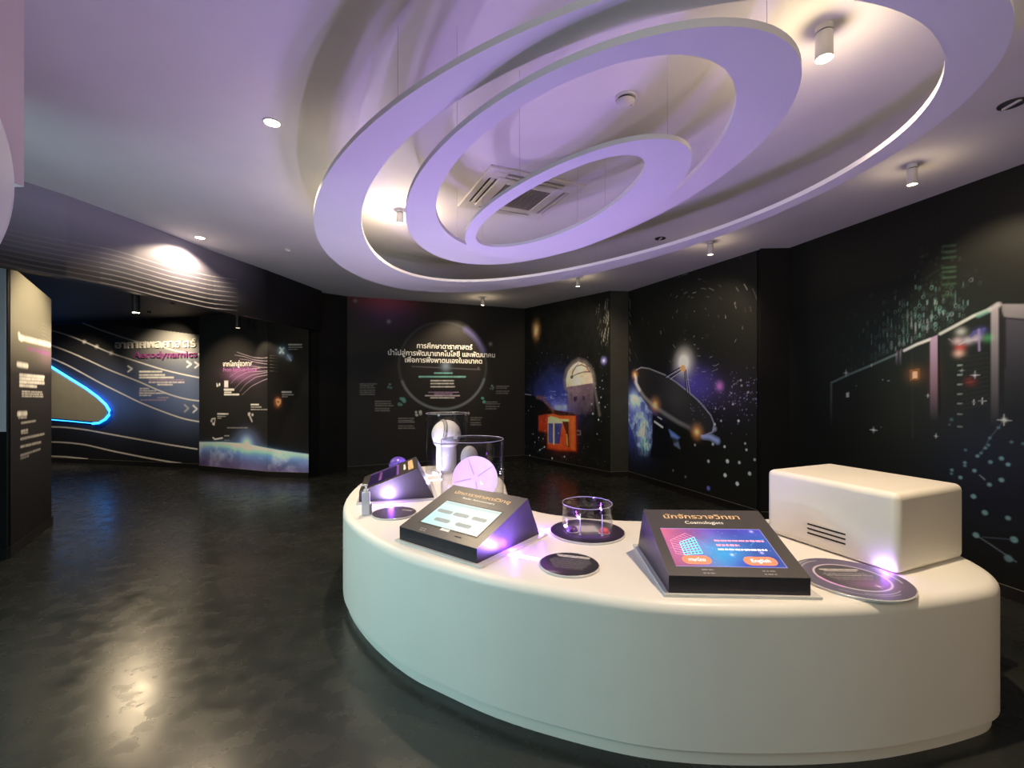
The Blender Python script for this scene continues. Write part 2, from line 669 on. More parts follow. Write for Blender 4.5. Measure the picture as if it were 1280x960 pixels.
W_BACK = Wall('wall_back', (-3.10, 8.50), (0.28, 9.90), m=M['black'])
W_OBS = Wall('wall_back_right', (0.28, 9.90), (1.74, 8.00), m=M['black'])
W_PIER1 = Wall('wall_pier_far', (1.74, 8.00), (2.08, 8.06), m=mat('lightened_black_paint', (0.035, 0.035, 0.030), 0.5, spec=0.3, noise=0.1))  # black paint lightened to olive, light on the pier put into it
W_DISH = Wall('wall_right_far', (2.08, 8.06), (3.03, 5.58), m=M['black'])
W_PIER2 = Wall('wall_pier_near', (3.03, 5.50), (3.37, 5.48), m=M['black'])
W_SRV = Wall('wall_right', (3.37, 5.48), (4.17, 1.90), m=M['black'])
Wall('wall_right_near', (4.17, 1.90), (5.6, -4.4), m=M['black'])
MB().prism([(-3.58, 7.93), (-3.47, 8.14), (-3.10, 8.50), (-3.10, 8.95), (-3.95, 8.95), (-3.95, 8.02)], 0, H).build('column', M['black'], kind='structure')
W_WING = Wall('wall_alcove_left', (-11.2, 9.87), (-6.07, 8.79), z1=2.95)
W_EARTH = Wall('wall_alcove_back', (-5.98, 8.65), (-4.34, 8.03), z1=2.95)
W_EARTH2 = Wall('wall_alcove_right', (-4.34, 8.03), (-3.56, 7.92), z1=2.95)
MB().prism([(-6.07, 8.79), (-5.98, 8.65), (-5.9, 9.0), (-6.05, 9.0)], 0, 2.95).build('trim_1', M['black'], kind='structure')

# baseboards: black with a thin paler top edge
BBI = 0
for w, nm in ((W_BACK, 'baseboard_back'), (W_OBS, 'baseboard_back_right'), (W_PIER1, 'baseboard_pier_far'), (W_DISH, 'baseboard_right_far'), (W_PIER2, 'baseboard_pier_near'), (W_SRV, 'baseboard_right'), (W_EARTH, 'baseboard_alcove_back'), (W_EARTH2, 'baseboard_alcove_right'), (W_WING, 'baseboard_alcove_left')):
    a, b = w.A + w.n * 0.002, w.B + w.n * 0.002
    c, d = w.B + w.n * 0.016, w.A + w.n * 0.016
    o = MB().prism([tuple(a), tuple(b), tuple(c), tuple(d)], 0.0, 0.095).build(nm, M['base'], kind='structure')
    MB().prism([tuple(a), tuple(b), tuple(c), tuple(d)], 0.095, 0.099).build('edge_strip', M['edge'], parent=o)

# ---- mural: bulkhead with flow lines (one printed skin per bend)
bulk = None
blen = [0.0]
for i in range(len(BH) - 1):
    blen.append(blen[-1] + math.dist(BH[i], BH[i + 1]))
bv, bf = [], []
for (x, y) in BH:
    bv += [(x, y, BHZ), (x, y, H), (x - 0.1, y + 0.01, BHZ), (x - 0.1, y + 0.01, H)]
for i in range(len(BH) - 1):
    k = 4 * i
    bf += [(k, k + 1, k + 5, k + 4), (k + 2, k + 6, k + 7, k + 3), (k, k + 4, k + 6, k + 2), (k + 1, k + 3, k + 7, k + 5)]
e = 4 * (len(BH) - 1)
bf += [(0, 2, 3, 1), (e, e + 1, e + 3, e + 2)]
bulk = obj('wall_bulkhead', bv, bf, M['black'], kind='structure')


def bulk_point(u, v):
    k = (u - 640.0) / FPX
    for i in range(len(BH) - 1):
        (ax, ay), (bx, by) = BH[i], BH[i + 1]
        dx, dy = bx - ax, by - ay
        t = (k * ay - ax) / (dx - k * dy)
        if -0.001 <= t <= 1.001 or i == len(BH) - 2:
            y = ay + t * dy
            return blen[i] + t * (blen[i + 1] - blen[i]), EYE + (480 - v) / FPX * y


cb = Canvas(blen[-1], H - BHZ, 0.007, (0.012, 0.012, 0.016))
cb.Y += BHZ
cb.y += BHZ
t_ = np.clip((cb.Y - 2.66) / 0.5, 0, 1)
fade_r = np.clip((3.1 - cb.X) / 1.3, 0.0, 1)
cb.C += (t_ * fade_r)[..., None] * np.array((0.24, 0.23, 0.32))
for i in range(8):
    q = i / 7.0
    l = [(0, 284 + 46 * q), (60, 298 + 44 * q), (140, 312 + 44 * q), (208, 333 + 40 * q), (262, 345 + 40 * q), (297, 350 + 38 * q)]
    pts = [bulk_point(*p) for p in l]
    xs = [p[0] for p in pts]
    zs = [p[1] for p in pts]
    ss = np.linspace(xs[0], xs[-1], 40)
    # smooth through the knots
    z_ = np.interp(ss, xs, zs)
    for _ in range(4):
        z_[1:-1] = (z_[:-2] + 2 * z_[1:-1] + z_[2:]) / 4
    P = list(zip(ss, z_))
    cb.line(P[:12], 0.007, (0.30, 0.30, 0.36), 0.7, fade=(0.2, 0.5))
    cb.line(P[11:34], 0.008, (0.5, 0.48, 0.5), 0.8, fade=(0.5, 1.0))
    cb.line(P[33:], 0.008, (0.5, 0.48, 0.5), 0.8, fade=(1.0, 0.1))
me_x, me_y = [], []
for sx in cb.x:
    i = min(max(np.searchsorted(blen, sx) - 1, 0), len(BH) - 2)
    t = (sx - blen[i]) / (blen[i + 1] - blen[i])
    me_x.append(BH[i][0] + t * (BH[i + 1][0] - BH[i][0]))
    me_y.append(BH[i][1] + t * (BH[i + 1][1] - BH[i][1]))
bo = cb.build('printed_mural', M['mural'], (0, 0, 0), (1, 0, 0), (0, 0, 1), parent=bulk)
co = np.zeros(len(bo.data.vertices) * 3, np.float32)
bo.data.vertices.foreach_get('co', co)
co = co.reshape(-1, 3)
co[:, 0] = np.tile(np.array(me_x) + 0.006, cb.ny)
co[:, 1] = np.tile(np.array(me_y), cb.ny)
bo.data.vertices.foreach_set('co', co.ravel())
bo.data.update()

# ---- mural: back wall with the ring and the three lines of Thai lettering
c = W_BACK.canvas(0.011, (0.022, 0.020, 0.021))
px = W_BACK.px(550, 460)
sL, zc = W_BACK.sz(498.6, 459)
sR, _ = W_BACK.sz(607.5, 459)
sc, rr = (sL + sR) / 2, (sR - sL) / 2
zc = W_BACK.sz(552, 457)[1]
ring = [(sc + rr * math.cos(a), zc + rr * 0.98 * math.sin(a)) for a in np.linspace(0, 2 * PI, 90)]
c.line(ring, 0.025, (0.10, 0.115, 0.135), 0.55, soft=0.05)
c.line([(sc + rr * math.cos(a), zc + rr * 0.98 * math.sin(a)) for a in np.linspace(PI * 1.12, PI * 1.9, 50)], 0.035, (0.26, 0.31, 0.35), 0.65, soft=0.05)
c.line([(sc + rr * math.cos(a), zc + rr * 0.98 * math.sin(a)) for a in np.linspace(PI * 0.12, PI * 0.33, 24)], 0.10, (0.16, 0.15, 0.42), 0.6, soft=0.10)
s, z = W_BACK.sz(482, 374)
c.glow(s, z, 0.55, 0.22, (0.26, 0.03, 0.03), 0.9)
s, z = W_BACK.sz(484, 390)
c.glow(s, z, 0.5, 0.30, (0.07, 0.02, 0.10), 0.8)
for (u, v, r, k) in ((486, 402, 0.035, .5), (613, 430, 0.035, .5), (444, 376, .03, .35), (598, 460, .02, .3)):
    s, z = W_BACK.sz(u, v)
    c.glow(s, z, r, r, (0.5, 0.5, 0.5), k)
s, z = W_BACK.sz(557, 458)
c.glow(s, z, 0.09, 0.09, (0.30, 0.42, 0.60), 0.7)
c.line(W_BACK.pts([(515, 458), (557, 460), (600, 462)]), 0.02, (0.2, 0.2, 0.24), 0.5)


def zline(w, c, f, x0, x1, y, h, col, k=1.0, ww=0.03, o=(440, 450), sc=6.1):
    """a line of tiny print given in a zoomed crop's own pixels (origin o, scale sc)"""
    a = w.sz(o[0] + x0 / sc, o[1] + y / sc)
    b = w.sz(o[0] + x1 / sc, o[1] + y / sc)
    c.words(a[0], b[0], a[1], b[1], h, col, k, ww)


teal, wht, pur, gry = (0.25, 0.62, 0.58), (0.75, 0.74, 0.72), (0.42, 0.28, 0.5), (0.22, 0.21, 0.21)
zline(W_BACK, c, 0, 630, 762, 100, 0.030, teal)
zline(W_BACK, c, 0, 513, 862, 128, 0.032, teal)
for y in (158, 180, 204):
    zline(W_BACK, c, 0, 602, 780, y, 0.026, wht)
zline(W_BACK, c, 0, 585, 812, 246, 0.020, pur)
zline(W_BACK, c, 0, 630, 762, 259, 0.020, pur)
zline(W_BACK, c, 0, 560, 818, 272, 0.024, (0.6, 0.52, 0.6))
zline(W_BACK, c, 0, 600, 780, 288, 0.024, wht)
for (x0, x1, ys) in ((62, 190, (182, 196, 211, 230, 246, 262)), (178, 315, (315, 332, 348, 370, 386)), (355, 497, (445, 462, 474, 503, 520)), (1100, 1208, (200, 214, 238, 254)), (1020, 1130, (320, 334, 354, 372)), (905, 1002, (440, 456, 478, 494))):
    for y in ys:
        zline(W_BACK, c, 0, x0, x0 + (x1 - x0) * RND.uniform(0.7, 1), y, 0.022, gry, 0.9)


def icon(w, c, u, v, r, col, seed):
    rs = random.Random(seed)
    s, z = w.sz(u, v)
    for i in range(5):
        a = rs.uniform(0, 2 * PI)
        c.disc(s + r * 0.6 * math.cos(a), z + r * 0.6 * math.sin(a), r * rs.uniform(0.2, 0.42), col, rs.uniform(0.5, 0.95), soft=0.012)


for i, (x, y, r, col) in enumerate(((290, 200, .06, (0.10, 0.22, 0.22)), (375, 318, .10, (0.12, 0.34, 0.32)), (505, 405, .08, (0.55, 0.62, 0.58)), (1065, 210, .06, (0.2, 0.26, 0.26)), (990, 310, .09, (0.12, 0.40, 0.36)), (876, 405, .06, (0.35, 0.36, 0.36)))):
    icon(W_BACK, c, 440 + x / 6.1, 450 + y / 6.1, r, col, i)
W_BACK.mount(c)
W_BACK.text('การศึกษาดาราศาสตร์', 520.8, 590.3, 436.0, M['whiteprint'], bold=0.024)
W_BACK.text('นำไปสู่การพัฒนาเทคโนโลยี และพัฒนาคน', 484.8, 618.5, 445.2, M['whiteprint'], bold=0.024)
W_BACK.text('เพื่อการพึ่งพาตนเองในอนาคต', 506, 602.5, 453.6, M['whiteprint'], bold=0.024)

# ---- mural: observatory dome and orange hut
c = W_OBS.canvas(0.010, (0.012, 0.013, 0.012))
Z3 = lambda x, y: (650 + x / 6.0, 440 + y / 6.0)
P3 = lambda l: W_OBS.pts([Z3(*p) for p in l])
s, z = W_OBS.sz(670.6, 413)
c.glow(s, z, 0.10, 0.16, (0.75, 0.36, 0.14), 0.8)
c.glow(s, z, 0.06, 0.10, (0.5, 0.35, 0.2), 0.8)
s, z = W_OBS.sz(*Z3(260, 375))
c.glow(s, z, 0.55, 0.50, (0.03, 0.05, 0.38), 0.9)
c.glow(s + 0.15, z - 0.12, 0.25, 0.14, (0.25, 0.28, 0.70), 0.6)
nz = c.noise(0.12, 3)
c.C *= (0.75 + 0.5 * nz)[..., None]
for i in range(40):
    x_ = RND.uniform(180, 345)
    y_ = RND.uniform(290, 420)
    c.line(P3([(x_, y_), (x_ + RND.uniform(5, 30), y_ + RND.uniform(-3, 3))]), 0.012, (0.35, 0.42, 0.85), RND.uniform(0.1, 0.7))
c.poly(P3([(262, 400), (352, 395), (355, 432), (270, 436)]), (0.30, 0.42, 0.85), 0.7, soft=0.04)
c.poly(P3([(35, 318), (90, 325), (130, 345), (180, 375), (240, 430), (300, 440), (420, 460), (420, 800), (35, 810)]), (0.010, 0.011, 0.014), 1.0, soft=0.02)
c.line(P3([(35, 316), (85, 322)]), 0.02, (0.4, 0.4, 0.55), 0.6)
c.line(P3([(130, 340), (175, 345), (205, 385), (250, 440)]), 0.06, (0.22, 0.09, 0.05), 0.8, soft=0.06)
dome = P3([(352, 262), (347, 205), (362, 145), (398, 98), (440, 74), (485, 90), (518, 125), (540, 170), (548, 232)])
c.line(dome, 0.10, (0.45, 0.38, 0.36), 0.45, soft=0.12)
c.line(P3([(540, 170), (560, 270), (580, 370), (598, 470)]), 0.05, (0.30, 0.27, 0.26), 0.35, soft=0.06)
bx0, bz0 = W_OBS.sz(*Z3(360, 450))
bx1, bz1 = W_OBS.sz(*Z3(548, 235))
body = P3([(352, 235), (548, 225), (565, 470), (365, 470)])
c.poly(body, (0.20, 0.135, 0.185), 1.0, soft=0.02, shade=lambda X, Y: np.clip(1.25 - 1.0 * (bz1 - Y) / (bz1 - bz0), 0, 1) * np.clip(1.15 - 0.6 * (X - bx0) / (bx1 - bx0), 0, 1))
for x in (385, 410, 440, 470, 500, 525):
    c.line(P3([(x, 240), (x + 8, 440)]), 0.012, (0.10, 0.07, 0.10), 0.5)
c.poly(P3([(405, 335), (430, 332), (432, 368), (407, 370)]), (0.04, 0.02, 0.06), 0.9)
c.poly(P3([(470, 330), (490, 328), (492, 360), (472, 362)]), (0.04, 0.02, 0.06), 0.7)
c.poly(dome, (0.80, 0.60, 0.47), 1.0, soft=0.015)
c.poly(dome, (0.42, 0.28, 0.24), 0.8, soft=0.02, shade=lambda X, Y: np.clip((X - bx0) / (bx1 - bx0) - 0.45, 0, 1) * 1.2)
c.poly(dome, (0.95, 0.80, 0.64), 0.7, soft=0.02, shade=lambda X, Y: np.exp(-((X - bx0 - 0.42 * (bx1 - bx0)) / 0.10) ** 2))
for q in range(5):
    y = 110 + 26 * q
    c.line(P3([(370, y + 10), (440, y - 6), (530, y + 8)]), 0.008, (0.62, 0.47, 0.38), 0.6)
c.line(P3([(390, 190), (398, 140), (425, 105), (465, 96), (500, 112), (525, 150)]), 0.022, (0.03, 0.02, 0.03), 0.9)
c.line(P3([(380, 190), (430, 165), (480, 150), (525, 148)]), 0.020, (0.04, 0.03, 0.03), 0.9)
c.line(P3([(395, 160), (420, 115), (440, 80)]), 0.014, (0.10, 0.07, 0.06), 0.8)
s, z = W_OBS.sz(*Z3(390, 188))
c.disc(s, z, 0.035, (0.10, 0.07, 0.05))
s, z = W_OBS.sz(*Z3(300, 600))
c.glow(s, z, 0.36, 0.40, (0.20, 0.03, 0.01), 0.7)
c.poly(P3([(140, 478), (205, 465), (205, 608), (140, 595)]), (0.50, 0.045, 0.015), 0.9, soft=0.03)
c.poly(P3([(200, 470), (250, 462), (300, 478), (420, 478), (424, 745), (205, 722)]), (0.72, 0.115, 0.025), 1.0, soft=0.025, shade=lambda X, Y: 0.72 + 0.28 * np.clip(c.noise(0.2, 9), 0, 1)[c.win(P3([(200, 470)])[0][0], 9, 0, 9)][:X.shape[0], :X.shape[1]] if False else 1.0)
c.poly(P3([(212, 492), (235, 480), (300, 500), (368, 505), (368, 525), (212, 525)]), (0.95, 0.60, 0.28), 1.0, soft=0.02)
c.poly(P3([(215, 535), (248, 533), (248, 685), (215, 678)]), (0.07, 0.08, 0.30), 1.0)
c.poly(P3([(262, 533), (316, 530), (314, 690), (262, 686)]), (0.06, 0.06, 0.24), 1.0)
c.line(P3([(255, 525), (255, 690)]), 0.035, (0.85, 0.70, 0.48), 1.0)
c.line(P3([(212, 528), (320, 528)]), 0.03, (0.85, 0.70, 0.48), 1.0)
c.line(P3([(212, 528), (212, 690)]), 0.02, (0.85, 0.60, 0.35), 0.9)
c.poly(P3([(318, 520), (366, 520), (372, 715), (350, 710), (345, 600)]), (0.05, 0.015, 0.01), 0.95, soft=0.02)
c.poly(P3([(296, 690), (315, 560), (345, 610), (352, 715)]), (0.62, 0.07, 0.02), 1.0, soft=0.02)
c.line(P3([(352, 620), (358, 700)]), 0.03, (0.85, 0.4, 0.08), 0.9)
c.poly(P3([(205, 690), (350, 712), (424, 745), (300, 745), (205, 725)]), (0.60, 0.06, 0.015), 0.9, soft=0.03)
c.line(P3([(420, 590), (455, 592), (455, 620), (422, 620)]), 0.02, (0.30, 0.22, 0.2), 0.6)
c.glow(*W_OBS.sz(*Z3(245, 510)), 0.12, 0.05, (0.8, 0.5, 0.25), 0.5)
nh = c.noise(0.09, 61, 4)
c.C *= (0.62 + 0.76 * nh)[..., None]
c.line(P3([(205, 470), (205, 720)]), 0.03, (0.16, 0.015, 0.008), 0.7, soft=0.04)
c.line(P3([(424, 480), (426, 745)]), 0.05, (0.14, 0.012, 0.006), 0.8, soft=0.07)
c.line(P3([(140, 595), (205, 612), (205, 725), (300, 745), (424, 748)]), 0.04, (0.06, 0.008, 0.006), 0.8, soft=0.06)
c.line(P3([(375, 520), (378, 720)]), 0.02, (0.25, 0.03, 0.01), 0.7)
c.line(P3([(400, 490), (402, 735)]), 0.012, (0.9, 0.22, 0.05), 0.6)
for (x, y, r, k) in ((243, 797, .020, .9), (335, 785, .018, .7), (75, 775, .016, .6), (150, 735, .018, .8), (185, 712, .018, .8), (113, 677, .014, .7), (142, 642, .014, .6), (175, 650, .014, .6), (590, 508, .016, .8), (640, 413, .014, .5), (595, 380, .014, .6), (548, 463, .02, .5), (610, 340, .014, .5), (235, 340, .014, .7), (65, 440, .01, .6), (85, 410, .01, .5), (100, 615, .012, .6), (190, 590, .01, .6), (290, 610, .012, .7), (580, 615, .016, .3), (540, 390, .02, .35), (570, 270, .01, .5), (600, 265, .01, .5), (625, 275, .01, .5), (618, 215, .012, .5)):
    s, z = W_OBS.sz(*Z3(x, y))
    c.disc(s, z, r, (0.60, 0.72, 0.80), k)
c.line(P3([(150, 735), (185, 712)]), 0.008, (0.4, 0.5, 0.6), 0.6)
s, z = W_OBS.sz(755, 450.8)
c.glow(s, z, 0.05, 0.05, (0.30, 0.28, 0.85), 1.0)
c.disc(s, z, 0.022, (0.8, 0.8, 0.95))
for i in range(120):
    u, v = RND.uniform(656, 762), RND.uniform(440, 580)
    s, z = W_OBS.sz(u, v)
    c.disc(s, z, 0.007, (0.35, 0.40, 0.55), RND.uniform(0.15, 0.6))
for i in range(55):
    u = 761 - abs(RND.gauss(0, 7))
    v = RND.uniform(376, 432)
    s, z = W_OBS.sz(u, v)
    a = math.atan2(v - 400, u - 700)
    l = RND.uniform(0.03, 0.09)
    c.line([(s - l * 0.2, z - l), (s + l * 0.1, z + l)], 0.007, (0.26, 0.26, 0.24), RND.uniform(0.1, 0.7))
W_OBS.mount(c, gain=1.7)

# ---- mural: radio dish
c = W_DISH.canvas(0.009, (0.012, 0.013, 0.012))
Z4 = lambda x, y: (780 + x / 5.05, 430 + y / 5.05)
P4 = lambda l: W_DISH.pts([Z4(*p) for p in l])
G4 = lambda x, y: W_DISH.sz(*Z4(x, y))
c.glow(*G4(430, 255), 0.38, 0.25, (0.03, 0.02, 0.22), 0.9)
c.glow(*G4(640, 330), 0.45, 0.30, (0.02, 0.01, 0.05), 0.6)
c.glow(*G4(90, 470), 0.42, 0.50, (0.03, 0.05, 0.38), 0.8)
nz = c.noise(0.10, 21, 5)
nz2 = c.noise(0.05, 22, 3)
lo = np.clip((nz - 0.45) * 5, 0, 1) * (0.5 + 0.5 * nz2)
msk = np.zeros_like(nz)
tmp = Canvas.__new__(Canvas)
tmp.__dict__.update(c.__dict__)
tmp.C = np.zeros_like(c.C)
tmp.poly(P4([(30, 320), (110, 330), (180, 440), (180, 620), (150, 705), (100, 700), (60, 560), (30, 480)]), (1, 1, 1), 1.0, soft=0.05)
tmp.poly(P4([(285, 540), (330, 560), (355, 660), (320, 640)]), (0.5, 0.5, 0.5), 1.0, soft=0.04)
k_ = tmp.C[..., 0] * (0.12 + 0.88 * lo)
c.C = c.C * (1 - k_[..., None]) + k_[..., None] * np.array((0.32, 0.44, 0.78))
c.glow(*G4(65, 355), 0.12, 0.14, (0.45, 0.62, 1.0), 0.8)
c.glow(*G4(125, 540), 0.12, 0.20, (0.5, 0.68, 1.0), 0.8)
c.glow(*G4(132, 640), 0.09, 0.10, (0.15, 0.50, 0.48), 0.8)
c.poly(P4([(182, 440), (280, 520), (300, 720), (170, 720), (180, 620)]), (0.008, 0.009, 0.014), 0.97, soft=0.04)
c.line(P4([(195, 490), (245, 525)]), 0.03, (0.6, 0.62, 0.66), 0.9)
c.line(P4([(215, 460), (240, 475)]), 0.015, (0.5, 0.5, 0.55), 0.8)
for i in range(26):
    x, y = RND.uniform(40, 170), RND.uniform(440, 690)
    c.line(P4([(x, y), (x + RND.uniform(-8, 8), y + RND.uniform(20, 60))]), 0.016, (0.01, 0.012, 0.03), RND.uniform(.5, .95))
c.poly(P4([(285, 540), (320, 565), (355, 590), (340, 600), (300, 585)]), (0.12, 0.22, 0.65), 0.8, soft=0.04)
c.line(P4([(500, 580), (545, 585), (592, 612)]), 0.07, (0.26, 0.34, 0.70), 0.8, soft=0.06)
c.line(P4([(555, 545), (575, 535)]), 0.05, (0.3, 0.32, 0.5), 0.7, soft=0.05)
dish = [(68, 195), (78, 165), (110, 148), (160, 155), (260, 195), (330, 240), (400, 295), (480, 365), (550, 450), (572, 505), (560, 555), (500, 574), (430, 560), (330, 510), (230, 450), (150, 385), (95, 310), (72, 240)]
c.poly(P4(dish), (0.030, 0.029, 0.034), 1.0, soft=0.015)
c.glow(*G4(330, 330), 0.3, 0.3, (0.02, 0.02, 0.022), 0.8)
c.line(P4([(78, 165), (110, 148), (160, 155), (260, 195)]), 0.018, (0.30, 0.29, 0.32), 0.7)
c.line(P4([(260, 195), (330, 240), (400, 295), (480, 365), (550, 450), (572, 505), (560, 555), (520, 572)]), 0.018, (0.20, 0.22, 0.34), 0.8)
rim = [(72, 240), (92, 280), (130, 335), (180, 385), (260, 440), (340, 490), (410, 525)]
c.line(P4(rim), 0.045, (0.40, 0.39, 0.43), 0.65, soft=0.06, fade=(1, 0.35))
c.line(P4([(76, 210), (80, 250), (100, 290)]), 0.05, (0.55, 0.56, 0.70), 0.8, soft=0.05)
for (x, y, r) in ((70, 195, .045), (198, 385, .065), (462, 556, .06)):
    s, z = G4(x, y)
    c.glow(s, z, r * 1.5, r * 1.5, (0.45, 0.18, 0.04), 0.9)
    c.glow(s, z, r * .7, r * .7, (0.55, 0.38, 0.16), 0.9)
s, z = G4(378, 118)
c.glow(s, z, 0.15, 0.17, (0.60, 0.60, 0.58), 0.9)
c.glow(s, z, 0.07, 0.08, (0.6, 0.6, 0.58), 0.9)
for a, b in (((262, 207), (355, 150)), ((288, 217), (362, 166)), ((384, 170), (398, 300)), ((392, 165), (412, 305))):
    c.line(P4([a, b]), 0.022, (0.012, 0.012, 0.02), 0.95)
    c.line(P4([(a[0] + 6, a[1] + 4), (b[0] + 6, b[1] + 4)]), 0.010, (0.45, 0.44, 0.62), 0.7)
s, z = G4(374, 154)
c.disc(s, z, 0.055, (0.50, 0.27, 0.12), 1.0, soft=0.02)
c.glow(*G4(605, 266), 0.055, 0.055, (0.25, 0.08, 0.30), 1.0)
for (x, y, r, k) in ((615, 485, .014, .6), (725, 485, .016, .6), (575, 507, .018, .6), (655, 740, .026, .7), (730, 748, .02, .55), (640, 828, .026, .8), (795, 818, .024, .6), (717, 882, .026, .8), (535, 740, .022, .6), (637, 648, .018, .7), (775, 668, .016, .55), (767, 628, .014, .5), (827, 730, .016, .5), (450, 637, .018, .5), (563, 632, .02, .6), (690, 380, .014, .5), (580, 408, .012, .5), (390, 838, .02, .2), (312, 798, .02, .2), (635, 408, .012, .4), (785, 305, .012, .4), (745, 262, .012, .3), (680, 310, .012, .3), (740, 230, .012, .3)):
    s, z = G4(x, y)
    c.disc(s, z, r, (0.48, 0.55, 0.60), k, soft=0.012)
c.disc(*G4(535, 910), 0.03, (0.12, 0.13, 0.5), 0.8, soft=0.02)
for i in range(150):
    s, z = G4(RND.uniform(420, 860), RND.gauss(330, 90))
    c.disc(s, z, 0.007, (0.25, 0.25, 0.55), RND.uniform(0.1, 0.6))
for i in range(90):
    a = RND.uniform(0, 2 * PI)
    r = RND.uniform(14, 70) if RND.random() < 0.7 else RND.uniform(70, 100)
    cx, cy = 873, 402
    da = RND.uniform(0.04, 0.16)
    pts = [(cx + r * math.cos(a + q * da) * 0.9, cy + r * math.sin(a + q * da)) for q in (0, 0.5, 1)]
    c.line(W_DISH.pts(pts), 0.006, (0.30, 0.32, 0.30), RND.uniform(0.1, 0.7) ** 1.6)
for v in (374, 380, 390, 400, 420, 436, 446):
    c.line(W_DISH.pts([(787, v), (788.5, v + 6)]), 0.01, (0.25, 0.25, 0.25), 0.4)
W_DISH.mount(c, gain=2.0)

# ---- mural: row of server cabinets under falling digits
c = W_SRV.canvas(0.008, (0.008, 0.009, 0.008))
Z5 = lambda x, y: (1030 + x / 4.8, 360 + y / 4.8)
P5 = lambda l: W_SRV.pts([Z5(*p) for p in l])
G5 = lambda x, y: W_SRV.sz(*Z5(x, y))
c.glow(*G5(520, 320), 0.75, 0.45, (0.010, 0.020, 0.018), 0.9)
c.glow(*G5(560, 660), 0.8, 0.5, (0.018, 0.022, 0.016), 0.7)
for i in range(420):
    x = RND.gauss(520, 190)
    x = round(x / 24) * 24 + RND.uniform(-2, 2)
    top = 565 - (x - 50) * 0.47
    y = top - 15 - abs(RND.gauss(0, 150))
    if not 30 < x < 980:
        continue
    k = math.exp(-((x - 620) / 300) ** 2) * RND.uniform(0.1, 1.0) ** 2 * 0.8
    s, z = G5(x, y)
    col = RND.choice([(0.20, 0.42, 0.44), (0.25, 0.5, 0.42), (0.45, 0.5, 0.5)])
    if RND.random() < 0.5:
        c.line([(s, z - 0.016), (s, z + 0.016)], 0.009, col, k)
    else:
        c.line([(s + 0.012 * math.cos(q), z + 0.017 * math.sin(q)) for q in np.linspace(0, 2 * PI, 9)], 0.006, col, k * 0.6)
for i in range(60):
    x = RND.uniform(560, 780)
    c.line(P5([(x, RND.uniform(-240, 60)), (x + RND.uniform(8, 26), RND.uniform(-240, 60) * 0 + RND.uniform(-200, 40))])[:1] * 2, 0.02, (0.03, 0.06, 0.035), 0.4)
for y in (-250, -215, -180, -120, -95, -60, -20, 45):
    c.line(P5([(715, y), (790, y - 6)]), 0.018, (0.05, 0.11, 0.06), 0.5)
# cabinets' front: roof line, pillars, end panel
c.line(P5([(48, 568), (150, 520), (290, 462), (435, 398)]), 0.020, (0.26, 0.38, 0.38), 0.75, fade=(.5, 1))
c.line(P5([(485, 375), (560, 338), (640, 308)]), 0.024, (0.95, 1.0, 0.98), 0.95)
c.line(P5([(700, 275), (800, 222), (900, 168), (1000, 128)]), 0.024, (0.75, 0.82, 0.78), 0.9, fade=(1, 1))
c.line(P5([(930, 165), (1000, 132)]), 0.034, (0.20, 0.48, 0.38), 0.7)
c.line(P5([(1005, 128), (1048, 100)]), 0.036, (0.6, 0.6, 0.62), 0.9)
c.line(P5([(46, 568), (46, 830)]), 0.022, (0.12, 0.13, 0.12), 0.8, fade=(1, 0))


def vfade(c, quad, col, k, ztop, zbot, p=1.0):
    c.poly(quad, col, k, soft=0.01, shade=lambda X, Y: np.clip((Y - zbot) / (ztop - zbot), 0, 1) ** p)


for (xa, xb, yt, yb, col) in ((432, 445, 395, 470, (0.45, 0.40, 0.52)), (455, 467, 382, 470, (0.45, 0.40, 0.52)), (640, 684, 300, 800, (0.75, 0.56, 0.80)), (1005, 1050, 130, 830, (0.50, 0.47, 0.52))):
    zt, zb = G5(xa, yt)[1], G5(xa, yb)[1]
    vfade(c, P5([(xa, yt), (xb, yt - 18), (xb, yb), (xa, yb)]), col, 0.9, zt + 0.05, zb, 1.2)
zt, zb = G5(660, 470)[1], G5(660, 640)[1]
c.glow(*G5(662, 520), 0.05, 0.20, (0.10, 0.02, 0.01), 0.7)
vfade(c, P5([(1086, 100), (1520, 116), (1520, 900), (1086, 900)]), (0.115, 0.115, 0.15), 0.9, G5(1100, 60)[1], G5(1100, 760)[1], 1.3)
vfade(c, P5([(1052, 96), (1520, 96), (1520, 214), (1086, 180)]), (0.40, 0.39, 0.41), 0.9, G5(1100, 0)[1], G5(1100, 420)[1], 1.0)
c.line(P5([(1086, 180), (1086, 480)]), 0.02, (0.02, 0.02, 0.025), 0.9)
c.line(P5([(1086, 180), (1520, 214)]), 0.014, (0.02, 0.02, 0.025), 0.9)
c.line(P5([(1068, 110), (1072, 400)]), 0.010, (0.02, 0.02, 0.025), 0.8)
c.line(P5([(530, 370), (535, 900)]), 0.012, (0.05, 0.055, 0.05), 0.5)
c.line(P5([(690, 300), (700, 760)]), 0.012, (0.008, 0.008, 0.01), 0.8)
c.poly(P5([(516, 492), (578, 482), (578, 548), (520, 556)]), (0.30, 0.13, 0.05), 0.9)
c.poly(P5([(524, 500), (570, 493), (570, 540), (527, 548)]), (0.05, 0.03, 0.02), 0.9)
c.poly(P5([(533, 503), (565, 498), (565, 540), (533, 545)]), (0.95, 0.66, 0.42), 1.0)
c.glow(*G5(548, 520), 0.07, 0.07, (0.3, 0.14, 0.05), 0.6)
c.poly(P5([(135, 628), (152, 626), (152, 655), (135, 656)]), (0.6, 0.62, 0.62), 0.95)


